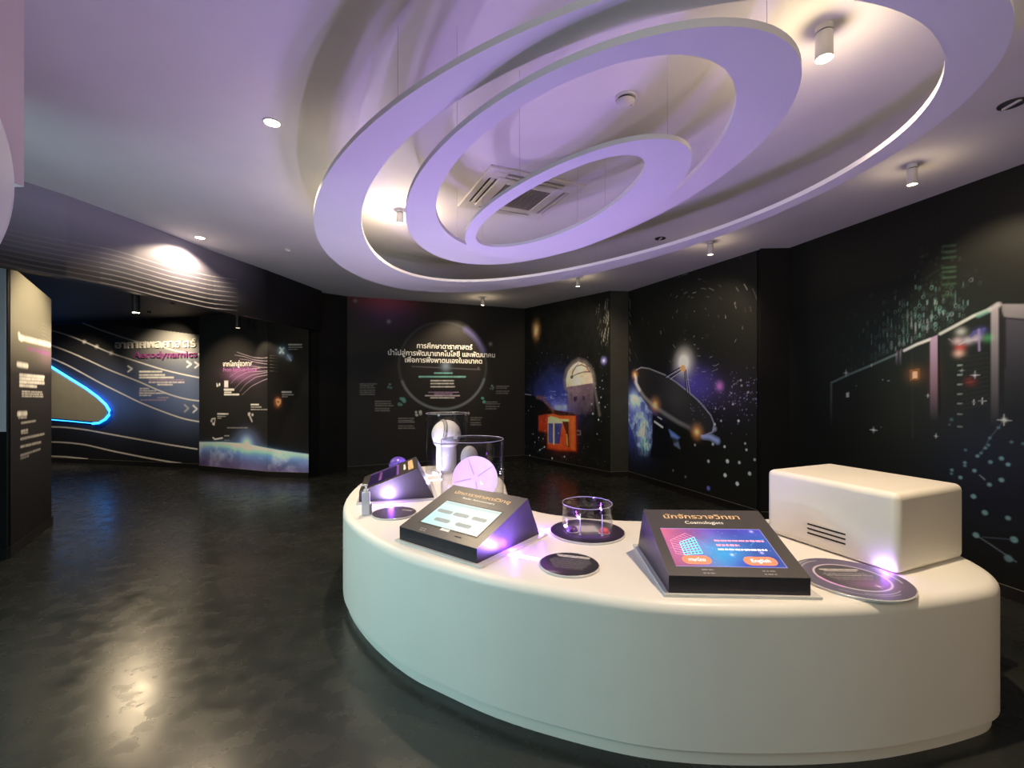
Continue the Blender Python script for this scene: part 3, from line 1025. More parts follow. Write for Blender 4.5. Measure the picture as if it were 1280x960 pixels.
def star(w, c, s, z, r, col, k=1.0):
    c.glow(s, z, r * 0.35, r * 0.35, col, k)
    c.line([(s - r, z), (s + r, z)], r * 0.14, col, k * 0.7, soft=r * 0.15)
    c.line([(s, z - r), (s, z + r)], r * 0.14, col, k * 0.7, soft=r * 0.15)


for (x, y, r, k) in ((300, 852, .05, 1), (908, 522, .045, .9), (902, 685, .035, .8), (953, 678, .035, .8), (627, 645, .025, .8), (830, 497, .035, .6), (390, 557, .02, .7), (355, 550, .02, .7), (197, 587, .02, .4), (675, 888, .03, .6), (345, 835, .02, .4), (135, 510, .05, .6), (288, 463, .025, .5), (1085, 792, .06, .9)):
    s, z = G5(x, y)
    star(W_SRV, c, s, z, r * 0.7, (0.85, 0.92, 0.95), k)
for i, y in enumerate((465, 522, 580, 638, 694, 757, 833)):
    s, z = G5(818, y)
    c.poly([(s - 0.018, z - 0.007), (s + 0.018, z - 0.005), (s + 0.018, z + 0.009), (s - 0.018, z + 0.007)], (0.30, 0.42, 0.34), 0.9 - 0.08 * i)
for (x, y, col) in ((812, 392, (0.9, 0.62, 0.5)), (820, 355, (0.6, 0.05, 0.04)), (805, 318, (0.7, 0.6, 0.6)), (825, 262, (0.55, 0.6, 0.55)), (880, 562, (0.30, 0.04, 0.03)), (990, 300, (0.05, 0.3, 0.1)), (940, 262, (0.10, 0.10, 0.45)), (920, 300, (0.5, 0.45, 0.6)), (865, 315, (0.6, 0.6, 0.65))):
    c.glow(*G5(x, y), 0.035, 0.03, col, 0.9)
c.line(P5([(815, 340), (850, 322), (880, 315), (925, 308)]), 0.012, (0.6, 0.6, 0.66), 0.8)
c.line(P5([(885, 290), (905, 262), (940, 262), (965, 245)]), 0.02, (0.12, 0.12, 0.42), 0.8)
c.line(P5([(932, 250), (935, 375)]), 0.016, (0.42, 0.36, 0.62), 0.7)
c.line(P5([(750, 305), (800, 340)]), 0.008, (0.4, 0.38, 0.38), 0.7)
for i in range(12):
    y = 420 + 28 * i
    c.line(P5([(830, y + RND.uniform(-6, 6)), (985, y - 30)]), 0.012, (0.035, 0.035, 0.032), 0.7)
c.glow(*W_SRV.sz(1240, 585), 0.45, 0.55, (0.003, 0.006, 0.026), 0.9)
for (x, y, r, k) in ((275, 218, .012, .5), (232, 270, .012, .5), (225, 305, .011, .5), (210, 320, .012, .6), (188, 345, .011, .6), (170, 360, .014, .8), (110, 330, .012, .4), (107, 393, .013, .7), (107, 408, .012, .6), (155, 433, .016, .8), (42, 430, .014, .7), (40, 448, .012, .5), (85, 467, .017, .8), (235, 390, .016, .7), (290, 372, .018, .7), (323, 402, .016, .8), (290, 480, .020, .8), (230, 503, .018, .8), (150, 562, .022, .8), (207, 643, .024, .8), (323, 670, .020, .7), (163, 755, .026, .8), (353, 778, .028, .8), (325, 872, .032, .5), (340, 290, .012, .4), (398, 298, .012, .4), (40, 178, .016, .3), (30, 203, .01, .3)):
    s, z = W_SRV.sz(1180 + x / 4.0, 480 + y / 4.0)
    c.disc(s, z, r * 0.8, (0.22, 0.46, 0.56), k, soft=0.012)
Z6 = lambda l: W_SRV.pts([(1180 + x / 4.0, 480 + y / 4.0) for x, y in l])
c.line(Z6([(163, 755), (240, 805), (365, 890)]), 0.008, (0.22, 0.30, 0.42), 0.6)
c.line(Z6([(180, 455), (207, 478)]), 0.008, (0.3, 0.4, 0.45), 0.7)
c.line(Z6([(195, 765), (353, 778)]), 0.008, (0.10, 0.14, 0.22), 0.5)
c.line(Z6([(305, 180), (232, 270), (188, 345), (170, 360)]), 0.006, (0.12, 0.18, 0.25), 0.5)
W_SRV.mount(c, gain=0.9)

# ---- mural: aerofoil wall in the alcove
c = W_WING.canvas(0.012, (0.012, 0.0125, 0.016))
ZW = lambda x, y: (50 + x / 6.1, 370 + y / 6.1)
ZV = lambda x, y: (50 + x / 6.1, 480 + y / 6.1)
top = W_WING.pts([(65, 404), (105, 402), (189, 411), (254, 419.5)])
s, z = W_WING.sz(190, 500)
c.glow(s, z, 1.9, 0.62, (0.022, 0.050, 0.170), 0.95)
s, z = W_WING.sz(235, 480)
c.glow(s, z, 1.1, 0.75, (0.09, 0.11, 0.15), 0.8)
s, z = W_WING.sz(225, 430)
c.glow(s, z, 1.2, 0.42, (0.20, 0.20, 0.18), 0.75)  # pool of lamp light around the title painted in
s, z = W_WING.sz(130, 505)
c.glow(s, z, 1.2, 0.28, (0.0, 0.02, 0.12), 0.7)  # halo of the blue tube painted on the wall
s, z = W_WING.sz(80, 402)
c.glow(s, z, 1.6, 0.07, (0.0, 0.035, 0.16), 0.8)  # blue glow along the wall top painted as a thin band
c.poly([(0, 2.96), (0, top[0][1] + 0.05)] + [(p[0], p[1]) for p in top] + [(c.w, top[-1][1]), (c.w, 2.96)], (0.010, 0.010, 0.011), 1.0)


def curve(w, l, n=60):
    P = w.pts(l)
    xs = np.array([p[0] for p in P])
    zs = np.array([p[1] for p in P])
    ss = np.linspace(xs[0], xs[-1], n)
    z_ = np.interp(ss, xs, zs)
    for _ in range(10):
        z_[1:-1] = (z_[:-2] + 2 * z_[1:-1] + z_[2:]) / 4
    return list(zip(ss, z_))


for l, k in (([ZW(*p) for p in ((330, 208), (450, 255), (600, 305), (720, 345), (900, 380), (1060, 425), (1235, 447))], .7),
             ([ZW(*p) for p in ((100, 265), (220, 300), (340, 348), (540, 435), (760, 505), (930, 560), (1100, 600), (1230, 625))], .95),
             ([ZW(*p) for p in ((85, 375), (200, 415), (350, 480), (520, 560), (700, 630), (800, 670))] + [ZV(*p) for p in ((860, 30), (1000, 85), (1130, 120), (1228, 130))], .75),
             ([ZW(*p) for p in ((80, 470), (200, 520), (330, 590), (470, 668))] + [ZV(*p) for p in ((600, 60), (760, 140), (950, 215), (1100, 268), (1222, 288))], .85),
             ([ZV(*p) for p in ((55, 324), (200, 330), (350, 348), (550, 385), (800, 430), (1000, 465), (1200, 496))], .9),
             ([ZV(*p) for p in ((50, 440), (200, 445), (350, 462), (550, 510), (800, 560), (1000, 595), (1080, 606))], .9),
             ([ZV(*p) for p in ((50, 548), (200, 555), (365, 572))], .9)):
    c.line(curve(W_WING, l), 0.024, (0.72, 0.72, 0.72), k, fade=(0.55, 1.0))
for (x, y) in ((690, 555), (1140, 520), (1200, 525)):
    c.line(W_WING.pts([ZW(x - 16, y - 20), ZW(x + 14, y), ZW(x - 16, y + 22)]), 0.035, (0.6, 0.62, 0.66), 0.9)
for (x, y, k) in ((1185, 190, .9), (1120, 185, .4)):
    c.line(W_WING.pts([ZV(x - 14, y - 25), ZV(x + 14, y), ZV(x - 14, y + 25)]), 0.035, (0.6, 0.62, 0.66), k)
for (x0, x1, y) in ((762, 930, 577), (762, 950, 602), (762, 1025, 622)):
    zline(W_WING, c, 0, x0, x1, y, 0.035, (0.72, 0.72, 0.70), 0.95, 0.04, (50, 370), 6.1)
zline(W_WING, c, 0, 835, 1100, 640, 0.026, (0.35, 0.22, 0.36), .7, 0.04, (50, 370), 6.1)
zline(W_WING, c, 0, 835, 1100, 658, 0.028, (0.62, 0.55, 0.62), .9, 0.04, (50, 370), 6.1)
zline(W_WING, c, 0, 900, 1010, 5, 0.030, (0.6, 0.6, 0.6), .9, 0.04, (50, 480), 6.1)
for (x0, x1, y, col) in ((765, 830, 35, (.5, .5, .52)), (762, 885, 52, (.5, .5, .52)), (762, 960, 70, (.55, .55, .56)), (762, 850, 87, (.5, .5, .52)), (900, 980, 104, (.3, .26, .34)), (772, 960, 122, (.32, .24, .36))):
    zline(W_WING, c, 0, x0, x1, y, 0.026, col, 0.9, 0.04, (50, 480), 6.1)
for (x, y) in ((340, 348), (435, 385), (545, 435)):
    c.glow(*W_WING.sz(*ZW(x, y)), 0.04, 0.03, (0.7, 0.7, 0.65), 0.9)
W_WING.mount(c, gain=1.6, floor=0.02)
W_WING.text('อากาศพลศาสตร์', 145.2, 246.5, 434.6, mat('raised_letter_white', (0.80, 0.79, 0.76), 0.4, noise=0.02), depth=0.02, bold=0.02, height=0.15, name='raised_lettering')
W_WING.text('Aerodynamics', 167.5, 247.5, 447.0, mat('raised_letter_violet', (0.26, 0.07, 0.24), 0.4, noise=0.02), depth=0.02, bold=0.015, height=0.125, name='raised_lettering')

# glowing aerofoil panel standing proud of that wall
foil = [(10, 432), (62.5, 458), (94, 477.5), (110, 487), (125, 498), (134, 507), (137.2, 513), (137, 517.5), (133.5, 522.5), (127, 526), (120, 526.8), (94, 524.5), (59, 521.5), (10, 519)]
fp = [W_WING.xyz(*W_WING.sz(*p), off=0.02) for p in foil]
fq = [W_WING.xyz(*W_WING.sz(*p), off=0.06) for p in foil]
n = len(foil)
t = thing('aerofoil_light_panel', 'grey aerofoil nose panel edged with glowing blue light on the alcove wall', 'wall light', loc=(0, 0, 0))
obj('panel', fp + fq, [tuple(range(n)), tuple(range(n, 2 * n))[::-1]] + [(i, i + n, (i + 1) % n + n, (i + 1) % n) for i in range(n)], M['foilgrey'], t)
tube = [Vector(W_WING.xyz(*W_WING.sz(*p), off=0.05)) for p in ((10, 429.5), (62.5, 455.5), (94, 475), (111, 485.5), (126, 496.5), (136, 506), (140, 513), (139.6, 518.5), (135, 524), (127, 528.5), (119, 529.2))]
MB().tube(tube, 0.024, 8).build('light_tube', M['blueled'], t, smooth=True)
tube2 = [Vector(W_WING.xyz(*W_WING.sz(*p), off=0.03)) for p in ((119, 529.2), (94, 526.8), (59, 523.8), (10, 521))]
MB().tube(tube2, 0.010, 6).build('lower_light_tube', M['blueled'], t, smooth=True)

# ---- mural: earth and space panels in the alcove
for w, nm in ((W_EARTH, 'a'), (W_EARTH2, 'b')):
    c = w.canvas(0.009, (0.030, 0.029, 0.030) if nm == 'a' else (0.014, 0.013, 0.014))
    ZE = lambda x, y: (240 + x / 6.4, 490 + y / 6.4)
    ZF = lambda x, y: (240 + x / 8.0, 390 + y / 8.0)
    limb = [ZE(*p) for p in ((0, 400), (60, 399), (250, 400), (400, 411), (480, 424), (560, 440), (700, 466), (800, 480), (940, 498), (1000, 506))]
    lx = np.array([w.sz(*p)[0] for p in limb])
    lz = np.array([w.sz(*p)[1] for p in limb])
    order = np.argsort(lx)
    hor = np.interp(c.X, lx[order], lz[order])
    dep = hor - c.Y
    nz = c.noise(0.5, 31, 5)
    n2 = c.noise(0.16, 33, 4)
    inside = np.clip(dep / 0.02 + 0.5, 0, 1)
    gs = w.sz(*ZE(440, 430))[0]
    near = np.exp(-((c.X - gs) / 0.8) ** 2)
    ex = (0.028 + 0.02 * n2)[..., None] * np.array((1.6, 0.9, 2.6)) + (np.clip(nz - 0.42, 0, 1) * 0.5)[..., None] * np.array((0.25, 0.30, 0.62))
    ex += (np.exp(-(dep / 0.22) ** 2) * (0.35 + 0.5 * near))[..., None] * np.array((0.06, 0.36, 0.80))
    ex += (np.exp(-(dep / 0.09) ** 2) * (0.5 + 0.5 * near))[..., None] * np.array((0.40, 0.56, 0.56))
    ex += (np.clip(n2 - 0.52, 0, 1) * 1.2 * np.exp(-(dep / 0.4) ** 2))[..., None] * np.array((0.5, 0.55, 0.62))
    c.C = c.C * (1 - inside[..., None]) + ex * inside[..., None]
    halo = np.where(dep < 0, np.exp(dep / 0.05), 0)
    c.C += (halo * 0.5 * (0.3 + near))[..., None] * np.array((0.03, 0.10, 0.22))
    if nm == 'a':
        s, z = w.sz(*ZE(440, 415))
        c.glow(s, z, 0.26, 0.22, (0.06, 0.10, 0.30), 0.9)
        c.glow(s, z, 0.12, 0.12, (0.30, 0.50, 0.65), 0.9)
        c.glow(s, z + -0.02, 0.05, 0.05, (0.5, 0.4, 0.42), 0.8)
        c.glow(*w.sz(*ZF(500, 610)), 0.42, 0.16, (0.12, 0.035, 0.12), 0.9)
        for k, l in enumerate((((450, 400), (520, 425), (620, 455), (700, 462), (775, 455)), ((430, 430), (520, 445), (620, 478), (700, 490), (775, 490)), ((480, 470), (560, 480), (650, 505), (775, 524)), ((520, 520), (600, 540), (700, 555), (775, 555)), ((380, 650), (450, 600), (560, 570), (680, 560)), ((390, 715), (450, 650), (560, 600), (775, 588)), ((430, 765), (500, 690), (600, 630), (775, 600)), ((480, 795), (540, 720), (640, 650), (775, 625)), ((500, 830), (600, 740), (700, 690), (775, 660)))):
            c.line(curve(w, [ZF(*p) for p in l]), 0.012, (0.34, 0.28, 0.36), 0.75, fade=(0.3, 1))
        s, z = w.sz(*ZF(345, 720))
        c.poly([(s - 0.05, z - 0.06), (s + 0.05, z - 0.06), (s + 0.05, z + 0.06), (s - 0.05, z + 0.06)], (0.62, 0.55, 0.70), 0.9, soft=0.02)
        icon(w, c, *ZF(265, 722), 0.06, (0.55, 0.55, 0.55), 5)
        for (x0, x1, y, h) in ((328, 425, 777, .035), (328, 400, 803, .022), (328, 470, 825, .028)):
            zline(w, c, 0, x0, x1, y, h, (0.75, 0.74, 0.74), 0.95, 0.03, (240, 390), 8.0)
        for (x0, x1, y, h, k) in ((475, 535, 101, .026, .9), (475, 560, 120, .02, .6), (475, 605, 140, .018, .5), (208, 290, 175, .028, .8), (208, 270, 195, .018, .5), (208, 235, 210, .016, .5), (262, 300, 350, .02, .5), (262, 305, 385, .014, .3), (285, 445, 286, .02, .25)):
            zline(w, c, 0, x0, x1, y, h, (0.55, 0.54, 0.54), k, 0.03, (240, 490), 6.4)
        icon(w, c, *ZE(172, 235), 0.075, (0.42, 0.40, 0.42), 6)
        c.line(w.pts([ZE(160, 215), ZE(188, 210), ZE(180, 265)]), 0.02, (0.45, 0.44, 0.45), 0.8)
        icon(w, c, *ZE(472, 190), 0.08, (0.42, 0.40, 0.42), 7)
        c.line(w.pts([ZE(455, 170), ZE(482, 235)]), 0.03, (0.42, 0.40, 0.42), 0.8)
        c.line(w.pts([ZE(170, 365), ZE(185, 378), ZE(245, 368)]), 0.025, (0.6, 0.6, 0.6), 0.9)
    else:
        c.glow(*w.sz(*ZF(905, 385)), 0.10, 0.10, (0.06, 0.10, 0.16), 0.9)
        s, z = w.sz(*ZF(900, 385))
        for a in (0.7, 2.3):
            c.line([(s - 0.045 * math.cos(a), z - 0.06 * math.sin(a)), (s + 0.045 * math.cos(a), z + 0.06 * math.sin(a))], 0.035, (0.30, 0.42, 0.52), 0.9)
        s, z = w.sz(*ZF(975, 455))
        c.glow(s, z, 0.06, 0.06, (0.06, 0.10, 0.18), 0.9)
        c.line([(s - 0.03, z + 0.04), (s + 0.03, z - 0.05)], 0.03, (0.16, 0.22, 0.32), 0.8)
        for (x0, x1, y, h, k) in ((970, 1095, 327, .026, .6), (970, 1115, 353, .016, .4), (970, 1060, 374, .016, .35), (905, 1000, 800, .028, .7), (905, 1015, 828, .018, .4), (905, 955, 848, .016, .35)):
            zline(w, c, 0, x0, x1, y, h, (0.45, 0.44, 0.44), k, 0.03, (240, 390), 8.0)
        s, z = w.sz(*ZE(688, 82))
        c.glow(s, z, 0.07, 0.09, (0.22, 0.06, 0.015), 0.9)
        c.poly(w.pts([ZE(672, 60), ZE(690, 50), ZE(715, 62), ZE(712, 90), ZE(690, 115), ZE(678, 95)]), (0.50, 0.24, 0.12), 0.9, soft=0.02)
        c.poly(w.pts([ZE(680, 70), ZE(700, 75), ZE(690, 92)]), (0.05, 0.02, 0.015), 0.9)
        for y in (435, 460, 490, 525, 555, 590):
            c.line(w.pts([ZF(782, y), ZF(870, y + 4)]), 0.010, (0.22, 0.20, 0.18), 0.5, fade=(1, 0))
    w.mount(c, gain=2.2, floor=0.04)
    if nm == 'a':
        w.text('จากโลกสู่อวกาศ', 279, 316.6, 457.6, M['whiteprint'], bold=0.03)
        w.text('From Earth to Space', 279.5, 321.5, 464.2, M['pinkprint'], bold=0.015)

# ---- curved text panel at the near end of the alcove (its top follows the sloping end of the ceiling)
PN = [(-6.2, 4.27), (-4.775, 4.27), (-4.768, 4.275), (-4.768, 4.285), (-5.38, 5.27), (-5.41, 5.31), (-5.46, 5.335), (-5.55, 5.34), (-6.2, 5.34)]
zt = lambda x, y: 2.79 - 0.15 * max(0.0, min(1.0, (y - 4.3) / 1.0))
n = len(PN)
pv = [(x, y, 0.0) for x, y in PN] + [(x, y, zt(x, y)) for x, y in PN]
W_PANEL_O = obj('wall_left_panel', pv, [tuple(range(n))[::-1]] + [tuple(range(n, 2 * n))] + [(i, (i + 1) % n, n + (i + 1) % n, n + i) for i in range(n)], M['black'], kind='structure')
W_PANEL = Wall('x', (-4.775, 4.295), (-5.38, 5.27), build=False)
W_PANEL.A, W_PANEL.B = np.array((-4.775, 4.295)), np.array((-5.38, 5.27))
W_PANEL.L = float(np.hypot(*(W_PANEL.B - W_PANEL.A)))
W_PANEL.d = (W_PANEL.B - W_PANEL.A) / W_PANEL.L
W_PANEL.n = np.array([W_PANEL.d[1], -W_PANEL.d[0]])
W_PANEL.o = W_PANEL_O
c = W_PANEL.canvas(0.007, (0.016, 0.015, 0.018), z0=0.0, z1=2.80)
c.C += np.clip((c.Y - 1.75) / 0.5, 0, 1)[..., None] * np.array((0.20, 0.195, 0.15))  # paler upper part: lamp pool put into the panel colour
ZP = lambda x, y: (x / 6.4, 310 + y / 6.4)
ZQ = lambda x, y: (x / 3.69, 460 + y / 3.69)
for (x0, x1, y0, y1, h) in ((150, 395, 715, 775, .055), (145, 165, 690, 730, .05)):
    a, b = W_PANEL.sz(*ZP(x0, y0)), W_PANEL.sz(*ZP(x1, y1))
    c.words(a[0], b[0], a[1], b[1], h, (0.85, 0.84, 0.80), 1.0, 0.05)
a, b = W_PANEL.sz(*ZP(215, 803)), W_PANEL.sz(*ZP(400, 850))
c.words(a[0], b[0], a[1], b[1], 0.04, (0.20, 0.08, 0.20), 1.0, 0.04)
c.glow(*W_PANEL.sz(*ZP(360, 850)), 0.25, 0.12, (0.10, 0.04, 0.10), 0.8)
for q in range(6):
    c.line(W_PANEL.pts([ZP(330, 600 + 30 * q), ZP(370, 620 + 30 * q), ZP(410, 680 + 24 * q)]), 0.008, (0.35, 0.33, 0.30), 0.5)
a, b = W_PANEL.sz(*ZP(135, 930)), W_PANEL.sz(*ZP(220, 945))
c.words(a[0], b[0], a[1], b[1], 0.05, (0.8, 0.8, 0.78), 1.0, 0.04)
for (x0, x1, y0, y1, h, k) in ((88, 200, 32, 42, .032, 1), (88, 200, 48, 55, .032, 1), (88, 200, 64, 70, .032, 1), (88, 165, 80, 86, .03, .9), (98, 195, 108, 112, .018, .6), (98, 195, 119, 122, .018, .6), (98, 195, 130, 132, .018, .6), (80, 118, 212, 210, .05, .9), (82, 120, 230, 228, .02, .5), (95, 160, 254, 244, .022, .5), (95, 128, 292, 285, .026, .5), (95, 125, 302, 298, .018, .4), (92, 200, 328, 304, .026, .5), (92, 185, 364, 342, .026, .45), (92, 182, 404, 374, .024, .4), (92, 128, 418, 406, .022, .35)):
    a, b = W_PANEL.sz(*ZQ(x0, y0)), W_PANEL.sz(*ZQ(x1, y1))
    c.words(a[0], b[0], a[1], b[1], h, (0.72, 0.72, 0.70), k, 0.035)
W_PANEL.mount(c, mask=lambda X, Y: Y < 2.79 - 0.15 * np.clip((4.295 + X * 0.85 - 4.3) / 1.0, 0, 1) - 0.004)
# pale printed strip on the panel's front face
MB().box(-6.2, -4.775, 4.262, 4.268, 1.20, 2.785).build('pale_face', mat('pale_panel_print', (0.60, 0.58, 0.66), 0.5, noise=0.03), parent=W_PANEL_O)
MB().prism([(-6.2, 4.255), (-4.76, 4.255), (-4.752, 4.285), (-5.365, 5.275), (-5.40, 5.32), (-5.41, 5.312), (-5.38, 5.27), (-4.768, 4.285), (-4.768, 4.268), (-6.2, 4.268)], 0.0, 0.10).build('baseboard_left', M['base'], kind='structure')

# ---- soffit and round white disc beside the entrance on the left
MB().box(-3.2, -2.105, 0.35, 1.95, 2.50, H).build('wall_left_soffit', mat('pinkish_soffit_paint', (0.60, 0.52, 0.57), 0.7, noise=0.03, nscale=2), kind='structure')
t = thing('round_wall_disc', 'large round white disc hung on the soffit at the far left edge', 'wall panel', loc=(-2.105, 1.24, 2.47))
seg = 96
prof = [(0.62, 0.0), (0.64, 0.008), (0.64, 0.036), (0.62, 0.045)]
m_ = MB().lathe(prof, seg)
do = m_.build('disc', mat('white_disc_paint', (0.78, 0.80, 0.78), 0.5, noise=0.02), t, smooth=True)
do.rotation_euler = (0, PI / 2, 0)

# ------------------------------------------------------------------ hanging rings
def ellipse(fit, dz, n=144):
    (cx, cy), (a, b), ang, hm = fit
    t = math.radians(ang)
    out = []
    for i in range(n):
        q = 2 * PI * i / n
        g = 1 + hm[0] + sum(hm[2 * k - 1] * math.cos(k * q) + hm[2 * k] * math.sin(k * q) for k in (1, 2, 3))
        x, y = a * g * math.cos(q), b * g * math.sin(q)
        out.append(((cx + x * math.cos(t) - y * math.sin(t)) * dz, (cy + x * math.sin(t) + y * math.cos(t)) * dz))
    return out


RINGS = [
    ('largest outer white oval ring hanging flat below the ceiling', 1.20, ((.086, 2.955), (2.177, 1.227), -57.4, (-0.0015, -0.0034, -0.0012, -0.0016, -0.0018, -0.0066, 0.0141)), ((.233, 2.781), (1.797, 1.046), -56.3, (0.0055, 0.0064, -0.0134, 0.0031, -0.0095, -0.0252, 0.0121)), 0.028),
    ('middle white oval ring hanging inside the largest one', 1.10, ((.174, 2.518), (1.352, .706), -64.9, (-0.0002, -0.0001, -0.0011, 0.0004, -0.0028, 0.0007, 0.0105)), ((.214, 2.424), (1.094, .585), -70.3, (0.0035, -0.0049, 0.0243, -0.0169, -0.0165, 0.0256, 0.0073)), 0.028),
    ('smallest white oval ring hanging innermost under the air conditioner', 1.02, ((.276, 2.756), (.956, .47), -65.2, (-0.0008, -0.0015, 0.0035, -0.0074, -0.0041, 0.0357, -0.0094)), ((.198, 2.66), (.745, .278), -61.1, (-0.0015, 0.0019, 0.0018, -0.0036, -0.0008, 0.0238, -0.0232)), 0.022),
]
for lab, dz, fo, fi, th in RINGS:
    z0 = EYE + dz
    O, I = ellipse(fo, dz), ellipse(fi, dz)
    n = len(O)
    cxy = (fo[0][0] * dz, fo[0][1] * dz)
    t = thing('pendant_ring', lab, 'ring', loc=(cxy[0], cxy[1], z0), group='white oval rings hung from the ceiling')
    L = lambda p, z: (p[0] - cxy[0], p[1] - cxy[1], z)
    v = [L(p, 0) for p in O] + [L(p, th) for p in O] + [L(p, 0) for p in I] + [L(p, th) for p in I]
    f = []
    for i in range(n):
        j = (i + 1) % n
        f += [(i, j, n + j, n + i), (2 * n + i, 3 * n + i, 3 * n + j, 2 * n + j), (i, 2 * n + i, 2 * n + j, j), (n + i, n + j, 3 * n + j, 3 * n + i)]
    obj('ring_band', v, f, M['ring'], t, smooth=True, sharp=40)
    for k in range(4):
        i = int((k + 0.22) * n / 4)
        p = ((O[i][0] + I[i][0]) / 2 - cxy[0], (O[i][1] + I[i][1]) / 2 - cxy[1])
        MB().lathe([(0.0009, th - 0.002), (0.0009, H - z0 + 0.002)], 6, p[0], p[1]).build('wire', M['wire'], t)

# ------------------------------------------------------------------ ceiling fittings
def cyl_spot(x, y, label, length=0.15, r=0.032, on=None, z=H, dim=False, m=None, aim=None, power=0, cone=70, blend=0.7, color=WARM, glow=0, group='white cylinder spotlights on the ceiling'):
    """surface mounted cylinder spotlight"""
    t = thing('ceiling_spotlight', label, 'spotlight', loc=(x, y, z), group=group)
    mm = m or M['fixture']
    MB().lathe([(r * 1.02, -0.028), (r * 1.02, 0.0)], 28).build('mount', mm, t, smooth=True, sharp=40)
    MB().lathe([(r * 0.86, -0.034), (r * 0.86, -0.028)], 28).build('joint', M['fixdark'], t, smooth=True, sharp=40)
    MB().lathe([(r * 0.8, -length + 0.004), (r * 0.97, -length), (r, -length + 0.006), (r, -0.034)], 28).build('barrel', mm, t, smooth=True, sharp=40)
    MB().lathe([(r * 0.78, -length - 0.001), (r * 0.78, -length + 0.003)], 24).build('lens', (M['lens'] if on else M['lensdim']), t, smooth=True, sharp=40)
    if power:
        lamp('SPOT', (x, y, z - length - 0.012), power, color, aim=aim or (x, y, 0), size=0.02, cone=cone, blend=blend)
    if glow:
        lamp('POINT', (x, y, z - length - 0.05), glow, WARM, size=0.025, name='added_lens_spill')  # point lamp added under the lens to brighten the ceiling around
    return t


def downlight(x, y, label, on=True, r=0.055, power=0, cone=80, aim=None, z=H, blend=0.8):
    t = thing('recessed_downlight', label, 'downlight', loc=(x, y, z), group='recessed ceiling downlights')
    MB().lathe([(r * 0.80, -0.002), (r * 0.82, -0.006), (r * 0.98, -0.006), (r, -0.001), (r, 0.0)], 32, caps=False).build('trim_ring', M['fixture'] if on else M['fixdark'], t, smooth=True, sharp=50)
    if on:
        MB().lathe([(r * 0.81, -0.004), (r * 0.81, 0.0)], 28).build('lens', M['lens'], t, smooth=True, sharp=40)
    else:
        MB().lathe([(r * 0.81, -0.002), (r * 0.81, 0.0)], 28).build('baffle', M['fixdark'], t, smooth=True, sharp=40)
        MB().box(-0.006, 0.006, -r * 0.8, r * 0.8, -0.012, -0.002).build('centre_bar', M['fixture'], t)
    if power:
        lamp('SPOT', (x, y, z - 0.02), power, WARM, aim=aim or (x, y, 0), size=0.03, cone=cone, blend=blend)
    return t


downlight(-1.513, 2.85, 'bright recessed downlight left of the hanging rings', power=75, cone=96)
downlight(-3.514, 5.09, 'bright recessed downlight beside the striped bulkhead', power=95, cone=142, aim=(-3.60, 5.12, 0), blend=0.35)
downlight(1.68, 5.12, 'dark recessed downlight between the rings and the dish mural', on=False, r=0.06)
downlight(2.94, 2.66, 'dark recessed downlight near the right edge above the server mural', on=False, r=0.062)
cyl_spot(1.44, 2.085, 'large lit white cylinder spotlight inside the big ring', 0.15, 0.036, on=True, power=165, cone=120, aim=(1.7, 2.4, 0), glow=5)
cyl_spot(-1.06, 4.28, 'lit white cylinder spotlight seen through the left of the rings', 0.13, 0.034, on=True, power=140, cone=95, aim=(-0.75, 4.4, 0), glow=17)
cyl_spot(3.01, 3.40, 'white cylinder spotlight by the right wall above the server mural', 0.15, 0.032, power=62, cone=80, aim=(3.84, 3.50, 2.1), glow=1.5)
cyl_spot(2.30, 5.24, 'white cylinder spotlight in front of the dish mural', 0.15, 0.032, power=72, cone=95, aim=(2.72, 6.6, 1.7), glow=1.5)
cyl_spot(1.01, 6.95, 'white cylinder spotlight nearest the observatory mural', 0.15, 0.032, power=70, cone=95, aim=(1.15, 8.7, 1.6), glow=1.5)
cyl_spot(-0.56, 8.60, 'white cylinder spotlight in front of the Thai lettering wall', 0.15, 0.032, power=100, cone=75, aim=(-1.25, 9.25, 2.15), glow=1.5)
blk = M['fixdark']
cyl_spot(-4.96, 5.96, 'black glowing spotlight hanging in the dark alcove', 0.36, 0.045, on=True, z=2.95, m=blk, power=110, cone=140, aim=(-4.7, 5.4, 0), glow=6, group='black spotlights in the alcove')
cyl_spot(-4.70, 7.75, 'black spotlight hanging in front of the earth panel', 0.34, 0.04, z=2.95, m=blk, power=22, cone=70, aim=(-4.28, 8.0, 1.9), group='black spotlights in the alcove')
for (x_, y_, pw, aim_, lab) in ((-6.5, 8.1, 110, (-6.75, 8.95, 2.1), 'small black lamp in the alcove ceiling in front of the raised title'), (-4.25, 5.2, 110, (-5.0, 4.75, 2.2), 'small black lamp in the alcove ceiling behind the striped bulkhead'), (-8.9, 7.9, 120, (-9.0, 9.4, 1.2), 'small black lamp in the alcove ceiling in front of the glowing aerofoil'), (-5.4, 7.2, 120, (-5.2, 8.4, 1.0), 'small black lamp in the alcove ceiling in front of the earth mural')):
    t = thing('alcove_downlight', lab, 'downlight', loc=(x_, y_, 2.95), group='small black lamps in the alcove')
    MB().lathe([(0.03, -0.03), (0.035, -0.025), (0.035, 0.0)], 20, caps=False).build('housing', M['fixdark'], t, smooth=True, sharp=40)
    MB().lathe([(0.028, -0.012), (0.028, -0.006)], 20).build('lens', M['lensdim'], t)
    lamp('SPOT', (x_, y_, 2.90), pw, WARM, aim=aim_, size=0.03, cone=85, blend=0.8, name='alcove_lamp')

